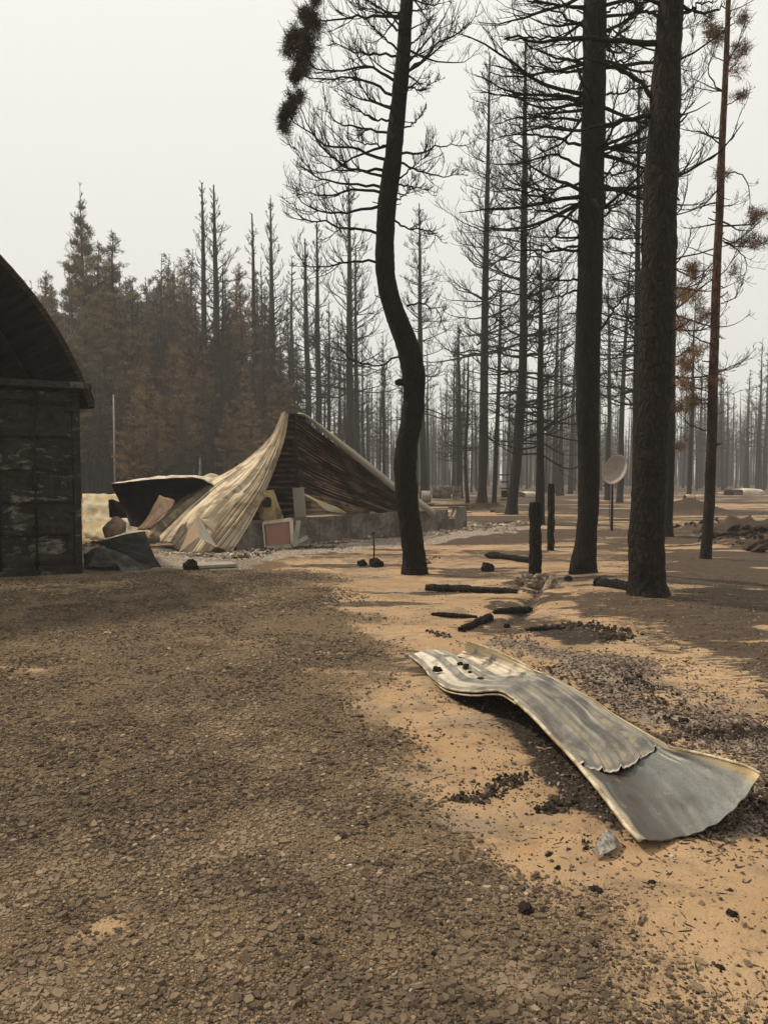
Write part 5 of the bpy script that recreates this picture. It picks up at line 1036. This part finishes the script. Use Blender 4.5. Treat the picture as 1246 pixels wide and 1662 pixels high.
c = t.mix(t.ramp(u, .955, .99), c, (0.42, 0.38, 0.32))
c = t.mix(t.ramp(fi, .5, .8, 0, .5), c, (0.08, 0.07, 0.06))
c = t.mix(t.ramp(und, .4, .6), c, (0.16, 0.11, 0.07))
M['galv'] = t.fin(c, t.ramp(cl, .3, .7, .38, .65), t.bump(t.math('ADD', cl, t.math('MULTIPLY', fi, .2)), .004), metal=.2, spec=.35)
t = NT('galvanised_burnt_lower'); un = t.at('un', 'Vector'); st = t.at('st', 'Vector'); u = t.sep(un, 0); vv = t.sep(un, 1); und = t.sep(st, 2)
cl = t.noise(st, 3.5, 5, .65, .5); fi = t.noise(st, 70, 4, .7); sp = t.noise(st, 16, 4, .75)
c = t.mix(t.ramp(t.math('ADD', vv, t.math('MULTIPLY', t.math('SUBTRACT', cl, .5), .8)), .15, .75), (0.068, 0.057, 0.047), (0.165, 0.175, 0.170))
c = t.mix(t.ramp(t.noise(t.scale(st, (1.5, 9, 1)), 1, 4, .6), .5, .7, 0, .5), c, (0.23, 0.225, 0.20))
c = t.mix(t.ramp(sp, .62, .70, 0, .7), c, (0.33, 0.25, 0.14)); c = t.mix(t.math('MULTIPLY', t.ramp(vv, .90, .97), .9), c, (0.28, 0.21, 0.10)); c = t.mix(t.ramp(vv, .07, .02), c, (0.42, 0.35, 0.24))
c = t.mix(t.ramp(t.noise(t.scale(st, (1, 5, 1), (0, 0, .5)), 6, 6, .8, .5), .5, .66, 0, .5), c, (0.085, 0.068, 0.055))
c = t.mix(t.ramp(fi, .45, .75, 0, .6), c, (0.055, 0.047, 0.04)); c = t.mix(t.ramp(und, .4, .6), c, (0.16, 0.11, 0.07))
M['galv2'] = t.fin(c, t.ramp(cl, .3, .7, .34, .6), t.bump(t.math('ADD', cl, t.math('MULTIPLY', fi, .15)), .004), metal=.3, spec=.4)
cs0 = GH(900, 1250); ec = empty('crumpled_sheet', cs0); tag(ec, 'long buckled galvanised roofing sheet on the sand, ochre and white burn streaks', 'metal sheet')
def E(px, py, h_):
    z = h_
    for k_ in range(4):
        p = G(px, py, z); z = h1(p[0], p[1]) + h_
    return p - cs0
S1 = [[E(664, 1064, .03), E(684, 1057, .045), E(706, 1054, .05), E(722, 1060, .03), E(736, 1064, .02), E(750, 1058, .04), E(757, 1041, .17)],
      [E(684, 1080, .035), E(708, 1069, .05), E(728, 1065, .05), E(745, 1069, .03), E(762, 1072, .02), E(778, 1064, .05), E(784, 1049, .16)],
      [E(702, 1101, .04), E(728, 1088, .045), E(750, 1082, .05), E(768, 1083, .03), E(788, 1086, .02), E(808, 1078, .05), E(818, 1062, .15)],
      [E(726, 1117, .07), E(752, 1106, .06), E(775, 1099, .06), E(795, 1098, .04), E(815, 1098, .04), E(838, 1091, .07), E(850, 1078, .13)],
      [E(768, 1123, .13), E(790, 1112, .12), E(810, 1108, .11), E(830, 1104, .10), E(848, 1100, .10), E(864, 1096, .10), E(872, 1090, .13)],
      [E(812, 1122, .19), E(830, 1112, .18), E(845, 1108, .17), E(860, 1104, .16), E(874, 1100, .15), E(886, 1098, .13), E(895, 1097, .14)],
      [E(836, 1136, .20), E(856, 1128, .18), E(872, 1122, .17), E(888, 1118, .15), E(902, 1114, .13), E(914, 1112, .12), E(922, 1112, .13)],
      [E(866, 1163, .18), E(888, 1156, .15), E(906, 1150, .13), E(922, 1144, .11), E(936, 1138, .10), E(950, 1134, .09), E(958, 1132, .11)],
      [E(896, 1195, .15), E(918, 1188, .11), E(936, 1181, .09), E(952, 1174, .08), E(968, 1166, .08), E(986, 1160, .08), E(996, 1158, .10)],
      [E(918, 1218, .13), E(944, 1214, .09), E(966, 1208, .07), E(986, 1200, .07), E(1006, 1192, .07), E(1028, 1186, .08), E(1040, 1184, .10)],
      [E(934, 1232, .11), E(962, 1238, .076), E(990, 1240, .07), E(1014, 1232, .07), E(1038, 1220, .066), E(1062, 1208, .08), E(1078, 1206, .105)],
      [E(940, 1240, .105), E(966, 1249, .078), E(992, 1252, .072), E(1018, 1246, .072), E(1040, 1230, .065), E(1064, 1215, .08), E(1082, 1212, .11)]]
ribs = lambda U, W, u, v: 1.3 * np.maximum(0, np.sin(v * 2 * math.pi * 5 + .6))**8 * (1 - .3 * np.sin(u * 3.1)) + .12 * np.sin(v * 2 * math.pi * 15)
o = surf('upper_sheet', S1, 150, 110, .0035, ribs, .015, .020, .012, M['galv'], ec, 41)
S2 = [[E(902, 1204, .10), E(940, 1204, .06), E(985, 1198, .05), E(1025, 1190, .055), E(1050, 1190, .08)],
      [E(935, 1240, .10), E(975, 1240, .055), E(1020, 1232, .05), E(1062, 1220, .065), E(1086, 1212, .12)],
      [E(966, 1275, .10), E(1008, 1272, .045), E(1055, 1262, .04), E(1105, 1244, .07), E(1132, 1222, .16)],
      [E(995, 1312, .08), E(1038, 1308, .035), E(1090, 1296, .03), E(1145, 1272, .09), E(1180, 1234, .20)],
      [E(1020, 1345, .06), E(1062, 1340, .03), E(1115, 1326, .03), E(1172, 1298, .10), E(1216, 1246, .22)],
      [E(1038, 1363, .05), E(1082, 1362, .02), E(1132, 1350, .025), E(1190, 1316, .10), E(1234, 1256, .22)]]
surf('lower_sheet', S2, 90, 80, .0035, lambda U, W, u, v: np.maximum(0, np.sin(v * 2 * math.pi * 4))**6 * .5 + .25 * np.sin(v * 2 * math.pi * 9), .008, .02, .02, M['galv2'], ec, 42)
# hemmed edges
def hem(name, lists, r_, m):
    pts_ = resample(np.array(lists), 60); pts_ += rng.normal(0, .0005, pts_.shape); mb = MB()
    V_, L_, C_ = tubes(pts_[None], np.full((1, 60), r_), 6); V_ = V_.copy(); mb.addnp(V_, L_, C_); return obj(name, mb.mesh(name, True), m, ec)
t = NT('hem_metal'); n = t.noise(t.obj(), 9, 4, .7); M['hem'] = t.fin(t.mix(t.ramp(n, .35, .65), (0.20, 0.155, 0.095), (0.48, 0.42, 0.32)), .6, t.bump(n, .003), metal=.2)
hem('rolled_edge', [r_[0] + [0, 0, .002] for r_ in S1[:7]], .0075, M['hem'])
hem('rolled_edge', [r_[0] + [0, 0, -.004] for r_ in S1[6:10]] + [r_[0] for r_ in S2[2:]], .0115, M['hem'])
hem('rolled_edge', [r_[0] + [.004, -.004, -.022] for r_ in S1[2:7]], .006, M['hem'])
hem('rolled_edge', [r_[-1] for r_ in S1[:6]], .006, M['hem'])
hem('rolled_edge', [r_[-1] for r_ in S2[1:]], .0075, M['hem'])
for i, (px_, py_, r_, h_) in enumerate(((709, 1089, .028, .06), (747, 1079, .02, .05), (756, 1082, .02, .05), (755, 1085, .016, .05), (780, 1104, .02, .06), (762, 1092, .012, .06))):
    p = E(px_, py_, h_) + cs0; o = lump('charcoal_lump', p, r_ * 1.3, r_, r_ * .8, M['coal'], 60 + i, .5, 4); tag(o, 'small charcoal piece resting on the far end of the buckled sheet', 'charcoal', 'charcoal pieces on the buckled sheet')
t = NT('clouded_plastic'); n = t.noise(t.at('st', 'Vector'), 40, 5, .7); M['scrap'] = t.fin(t.mix(t.ramp(n, .4, .62), (0.27, 0.255, 0.22), (0.06, 0.05, 0.04)), .35, t.bump(n, .01), spec=.5)
loose('plastic_scrap', [[GH(962, 1392, .02), GH(972, 1378, .05), GH(985, 1367, .06)], [GH(970, 1394, .005), GH(985, 1383, .035), GH(996, 1372, .05)], [GH(978, 1397, .01), GH(995, 1388, .02), GH(1005, 1377, .015)]], 18, 20, M['scrap'], 'crumpled translucent grey white scrap below the near corner of the buckled sheet', 'scrap', crumple=.09, thick=.002, seed=51)
t = NT('pale_ash_stone'); n = t.noise(t.obj(), 12, 5, .7); M['pale'] = t.fin(t.mix(t.ramp(n, .4, .65), (0.14, 0.105, 0.075), (0.36, 0.30, 0.22)), .9, t.bump(n, .01))
for i, (px_, py_, r_, lab) in enumerate(((890, 1316, .05, 'black crusty lump left of the sheet, largest of its patch'), (905, 1408, .022, 'shiny black charcoal bit directly below the pale plastic scrap'), (967, 1445, .03, 'elongated charcoal bit at the upper edge of the lower right sand'), (1056, 1433, .024, 'charcoal bit right of the elongated one on bare sand'), (1186, 1483, .028, 'rounded charcoal bit on plain sand at the right'),
       (945, 1485, .024, 'charcoal bit where gravel meets sand near the bottom'), (855, 1478, .045, 'flat dark bark flake at the gravel edge'), (1166, 1570, .02, 'small dark stone near the bottom right'), (890, 1388, .022, 'charcoal bit left of the pale plastic scrap'), (1205, 1275, .06, 'charcoal heap lump tucked under the raised corner of the sheet'))):
    stone('charcoal_lump', px_, py_, r_ * .75, r_ * .55, r_ * .4, 'coal', lab, 'charcoal', 80 + i, .6, i * 1.3, 4)

# ------------------------------------------------------------------ posts, logs, stumps
M['charlog'] = m_bark('charred_wood', base=(0.010, 0.009, 0.008), hi=(0.050, 0.043, 0.036), plate=16, zs=.25, dist=.02, mixv=.35)
def post(px, py, top, w, label, seed, lean=0):
    p = GH(px, py); Y = p[1]; hgt = zat(top, Y) - p[2]
    pts_ = np.array([[0, 0, -.1], [0, 0, hgt * .35], [lean * .5, 0, hgt * .7], [lean, 0, hgt - .02], [lean, 0, hgt]]); r0 = w / 2400 * Y
    me, _, _ = trunk_mesh(pts_, np.array([r0 * 1.05, r0, r0 * .93, r0 * .88, r0 * .84]), 140, 26, .22, .05, seed, 16); e = obj('burnt_post', me, M['charlog']); e.location = p; e.rotation_euler = (0, 0, seed); return tag(e, label, 'post')
post(868, 937, 815, 20, 'thick charred post with a blunt top standing by pale stones', 3, .01)
post(893, 893, 785, 11, 'thinner charred post behind and right of the thick one', 4, .005)
def log(pxa, pya, pxb, pyb, w, label, seed, w2=None, name='burnt_log', mid=0.0, lift=0.0):
    a = GH(pxa, pya); b = GH(pxb, pyb); r1_ = w / 2400 * a[1]; r2_ = (w2 or w) / 2400 * b[1]; a[2] += r1_ * .55; b[2] += r2_ * .55 + lift; o0 = (a + b) / 2
    side = np.array([-(b - a)[1], (b - a)[0], 0]); m_ = (a + b) / 2 + side * mid; m_[2] = max(h1(m_[0], m_[1]) + max(r1_, r2_) * .5, (a[2] + b[2]) / 2)
    pts_ = resample(np.array([a, (a + m_) / 2 + side * mid * .5, m_, (b + m_) / 2 + side * mid * .5, b]), 40); s = np.linspace(0, 1, 40)
    rr_ = (r1_ * (1 - s) + r2_ * s) * (.8 + .2 * np.clip(np.sin(s * math.pi) * 6, 0, 1)) * (1 - .65 * np.clip((.16 - s) / .16, 0, 1) * (seed % 2)) * (1 + .25 * (fbm(s * 7 + seed, s * 0, seed) - .5) * 2)
    me, _, _ = trunk_mesh(pts_ - o0, rr_, 150, 24, .30, 0, seed, 20); e = obj(name, me, M['charlog']); e.location = o0; return tag(e, label, 'log')
log(787, 904, 858, 914, 13, 'charred log whose right end touches the thick post', 5, 9, mid=.0, lift=.03)
log(691, 958, 838, 963, 14, 'longest charred log lying crosswise in front of the round stump', 6, 9, mid=.02)
log(699, 999, 774, 1003, 9, 'thin charred stick lying left of the short slanted log', 7, 6)
log(747, 1026, 794, 1006, 13, 'short slanted charred log, fork-like with the thin stick', 8, 14)
log(800, 997, 862, 992, 12, 'charred branch piece lying right of the slanted log', 9, 10, mid=.04)
log(967, 950, 1022, 957, 16, 'charred log end showing between the two thick right trunks', 10, 17)
log(852, 1024, 912, 1022, 8, 'thin charred stick at the left end of the ash drift', 11, 7)
stone('log_round', 790, 927, .105, .07, .10, 'coal', 'small round charred stump chunk left of the thick post', 'stump', 17, .35)
for i, (px_, py_, a, m_, lab) in enumerate(((858, 952, .12, 'pale', 'pale cracked stone left of the foot of the thick post'), (874, 948, .11, 'pale', 'broad pale stone directly before the thick post'), (896, 954, .10, 'pale', 'hollow pale shell-like stone right of the thick post'), (848, 948, .05, 'pale', 'little pale stone at the outer left of the group by the post'), (822, 1018, .03, 'coal', 'tiny upright charcoal stub in front of the branch piece'), (520 + 400, 943, .05, 'coal', 'small dark clod between thick post and tall pine'))):
    stone('pale_stone' if m_ == 'pale' else 'charcoal_lump', px_, py_, a, a * .8, a * .85, m_, lab, 'stone' if m_ == 'pale' else 'charcoal', 120 + i, .9, i, 5)
for i, (px_, py_, a, lab) in enumerate(((1168, 862, .3, 'big dark earth clod on the left dirt bank'), (1205, 868, .35, 'dark earth clod in the middle of the dirt bank'), (1225, 888, .22, 'dark clod at the near edge of the dirt bank'), (1240, 866, .4, 'brown earth clod at the right edge of the dirt bank'), (1150, 866, .25, 'low dark clod just right of the slender pine'))):
    stone('earth_clod', px_, py_, a * 1.2, a * .8, a * .5, 'earth', lab, 'clod', 140 + i, .8, i * .7, 6)

# ------------------------------------------------------------------ satellite dish
p = GH(992, 861); ed = empty('satellite_dish', p); tag(ed, 'pale satellite dish on a thin pole between the two thick pines', 'satellite dish'); Yd = p[1]
mb = MB(); top = P(991, 778, Yd) - p; V_, L_, C_ = tubes(np.array([[[0, 0, -.1], [0.0, 0, .6], [.0, 0, top[2] * .7], [0.0, 0, top[2]]]]), np.array([[.035, .034, .03, .03]]), 10); mb.addnp(V_, L_, C_); obj('pole', mb.mesh('pole', True), M['bark_grey'], ed)
mb = MB(); V_, L_, C_ = tubes(np.array([[[-.03, 0.06, top[2] - .05], [-.06, .05, .7], [-.05, .04, .3], [-.02, .03, .05]]]), np.full((1, 4), .008), 6); mb.addnp(V_, L_, C_); obj('cable', mb.mesh('cable', True), M['twig'], ed)
dc_ = P(994, 763, Yd) - p + np.array([0, -.18, 0]); nd_ = np.array([-.30, -.86, .30]); nd_ /= np.linalg.norm(nd_); Bm = basis(nd_) @ np.array([[math.cos(.38), 0, math.sin(.38)], [0, 1, 0], [-math.sin(.38), 0, math.cos(.38)]])
na, nr = 48, 10; V1 = []
for i in range(nr + 1):
    r_ = i / nr
    for j in range(na):
        a = j * 2 * math.pi / na; V1.append(dc_ + Bm @ np.array([.31 * r_ * math.cos(a), .16 * r_ * r_ - .10, .45 * r_ * math.sin(a)]))
V1 = np.array(V1); V2 = V1 - nd_ * .012; n1 = len(V1); F = []
for i in range(nr):
    for j in range(na):
        a, b = i * na + j, i * na + (j + 1) % na; F += [(a, b, b + na, a + na), (a + n1, a + na + n1, b + na + n1, b + n1)]
for j in range(na): a, b = nr * na + j, nr * na + (j + 1) % na; F.append((a, b, b + n1, a + n1))
t = NT('dish_paint'); n = t.noise(t.obj(), 5, 4, .6); M['dish'] = t.fin(t.mix(t.ramp(n, .4, .7), (0.30, 0.25, 0.215), (0.23, 0.19, 0.16)), .6, t.bump(n, .003))
obj('reflector', mesh_np('reflector', np.concatenate([V1, V2]), np.array(F).ravel(), np.full(len(F), 4), True), M['dish'], ed)
mb = MB(); bk = dc_ - nd_ * .20; bar(mb, bk, np.array([0, 0, top[2] + .02]), .12, .10, jit=.0); box(mb, np.array([0, 0, top[2] - .02]), (.11, .12, .16)); low = dc_ + Bm @ np.array([0, .02, -.44]); bar(mb, low, low + np.array([-.22, -.24, -.06]), .03, .03); obj('bracket', mb.mesh('bracket'), M['black'], ed)

# ------------------------------------------------------------------ far debris
t = NT('tank_rust'); n = t.noise(t.obj(), 2.5, 5, .65); M['tank'] = t.fin(t.mix(t.ramp(n, .4, .62), (0.055, 0.047, 0.040), (0.20, 0.155, 0.115)), .8, t.bump(n, .02))
def drum(px, py, w, h_, lab, m='tank', seed=0, name='steel_drum', lie=False):
    p = GH(px, py); Y = p[1]; r_ = w / 2400 * Y; hh = h_ / 1200 * Y; e = empty(name, p); tag(e, lab, 'drum'); na = 24; prof = [(0, 0), (.96, 0), (1, .03), (.95, .06), (.95, .32), (1, .34), (.95, .36), (.94, .63), (.99, .65), (.94, .67), (.92, .94), (.97, .97), (.9, 1), (.0, .98)]
    V_ = []; 
    for rr_, z_ in prof:
        for j in range(na):
            a = j * 2 * math.pi / na; d_ = 1 + .10 * (vnoise(np.array([math.cos(a) * 1.5 + 9 + seed]), np.array([z_ * 3 + seed]), seed)[0] - .5)
            v_ = (rr_ * r_ * math.cos(a) * d_, rr_ * r_ * math.sin(a) * d_, z_ * hh); V_.append((v_[2] - hh / 2, v_[1], v_[0] + r_ * .95) if lie else v_)
    F = [(i * na + j, i * na + (j + 1) % na, (i + 1) * na + (j + 1) % na, (i + 1) * na + j) for i in range(len(prof) - 1) for j in range(na)]
    obj('shell', mesh_np('shell', np.array(V_), np.array(F).ravel(), np.full(len(F), 4), True), M[m], e)
    mb = MB(); V2_, L_, C_ = tubes(np.array([[(r_ * 1.0 * math.cos(a), r_ * 1.0 * math.sin(a), hh) for a in np.linspace(0, 2 * math.pi, 25)]]), np.full((1, 25), r_ * .05), 5)
    if lie: V2_ = np.stack([V2_[:, 2] - hh / 2, V2_[:, 1], V2_[:, 0] + r_ * .95], 1)
    mb.addnp(V2_, L_, C_); obj('rim', mb.mesh('rim', True), M['black'], e); return e
drum(741, 811, 15, 24, 'upright scorched drum with a pale top, right of the lying tank', seed=2)
drum(716, 809, 22, 28, 'big dark tank lying on its side between bent pine and drum', seed=5, lie=True, name='steel_tank')
drum(691, 815, 20, 14, 'pale grey tank lying close behind the bent pine', seed=7, lie=True, name='steel_tank', m='dish')
# burnt rack
p = GH(819, 828); er = empty('burnt_rack', p); tag(er, 'tall narrow burnt steel rack beside the curving dark pine', 'rack'); s_ = p[1] / 1200; W_, H_ = 14 * s_, 58 * s_
mb = MB()
for x_ in (-W_ / 2, W_ / 2):
    for y_ in (0, .35): bar(mb, (x_, y_, 0), (x_, y_, H_), .05, .05)
obj('upright_frame', mb.mesh('upright_frame'), M['black'], er)
for z_ in (.3, .62, .8, 1.0):
    mb = MB(); box(mb, (0, .17, H_ * z_ - .02), (W_ + .1 if z_ == 1.0 else W_ - .06, .40, .05)); obj('shelf', mb.mesh('shelf'), M['black'], er)
mb = MB(); box(mb, (0, .15, H_ * .45), (W_ * .7, .25, H_ * .2)); obj('motor_block', mb.mesh('motor_block'), M['coal'], er)
# pale utility pole in front of the forest
p = P(187, 775, 44); p[2] = h1(p[0], 44); e = empty('slim_pole', p); tag(e, 'slim pale metal pole before the brown forest, left of the shed debris', 'pole'); mb = MB(); hh = zat(640, 44) - p[2]
V_, L_, C_ = tubes(np.array([[[0, 0, -.2], [0, 0, hh * .5], [0, 0, hh]]]), np.array([[.065, .055, .04]]), 10); mb.addnp(V_, L_, C_); obj('shaft', mb.mesh('shaft', True), M['dish'], e); mb = MB(); box(mb, (0, 0, hh + .04), (.10, .10, .08)); obj('cap', mb.mesh('cap'), M['black'], e)
# distant pale slabs and wrecks at the right
def farbox(name, px, py, w, h_, lab, cat, m, rot=0.0, dp=.5):
    p = GH(px, py); s_ = p[1] / 1200; mb = MB(); W_, H_ = w * s_, h_ * s_; n = 5
    rows = [[np.array([x_, yy, H_ * zz * (1 - .25 * abs(x_) / W_)]) for (yy, zz) in ((0, -.1), (0, .75), (dp * .3, 1.0), (dp, .9), (dp * 1.1, -.1))] for x_ in np.linspace(-W_ / 2, W_ / 2, 6)]
    rows = [[q @ rotz(rot).T for q in r_] for r_ in rows]; o = surf(name, rows, 12, 12, .02, None, 0, .10, .2, M[m], None, int(px)); o.location = p; return tag(o, lab, cat)
farbox('concrete_block', 1120, 811, 14, 9, 'left of two pale pinkish blocks behind the sand mound', 'block', 'tan'); farbox('concrete_block', 1136, 811, 14, 8, 'right of two pale pinkish blocks behind the sand mound', 'block', 'tan')
farbox('wreck_shell', 1222, 804, 34, 11, 'pale burnt-out low wreck far off at the right edge', 'wreck', 'creamgrey', 0, 2.0); farbox('burnt_crate', 1184, 804, 11, 9, 'small black box-like wreck left of the pale wreck', 'wreck', 'sootblack')
farbox('sheet_heap', 862, 808, 22, 10, 'pale heap of sheet scraps behind the short tapering pine', 'scrap heap', 'creamgrey', .2, 1.5); farbox('sheet_heap', 1172, 803, 14, 4, 'thin white scrap lying left of the black crate', 'scrap', 'dish')
farbox('sheet_heap', 745, 833, 40, 3, 'flat tan boards stacked behind the foundation corner', 'boards', 'tan', .1, 1.0); farbox('sheet_heap', 812, 832, 18, 9, 'jumbled boards at the foot of the burnt rack', 'boards', 'greenmetal', .3, .5)
#END_OBJECTS
# ------------------------------------------------------------------ smoke haze
hz = NT('smoke_haze'); hz.t.nodes.remove(hz.b); pv = hz.n('VolumePrincipled'); hz.l(pv.outputs[0], hz.o.inputs['Volume'])
pv.inputs['Color'].default_value = (0.93, 0.94, 0.95, 1); pv.inputs['Density'].default_value = 0.0013; pv.inputs['Anisotropy'].default_value = 0.0
mb = MB(); box(mb, (0, 295, 17.5), (1240, 720, 41)); tag(obj('haze', mb.mesh('haze'), hz.m), 'pale grey wildfire smoke hanging over the whole burnt clearing', 'haze', kind='stuff')
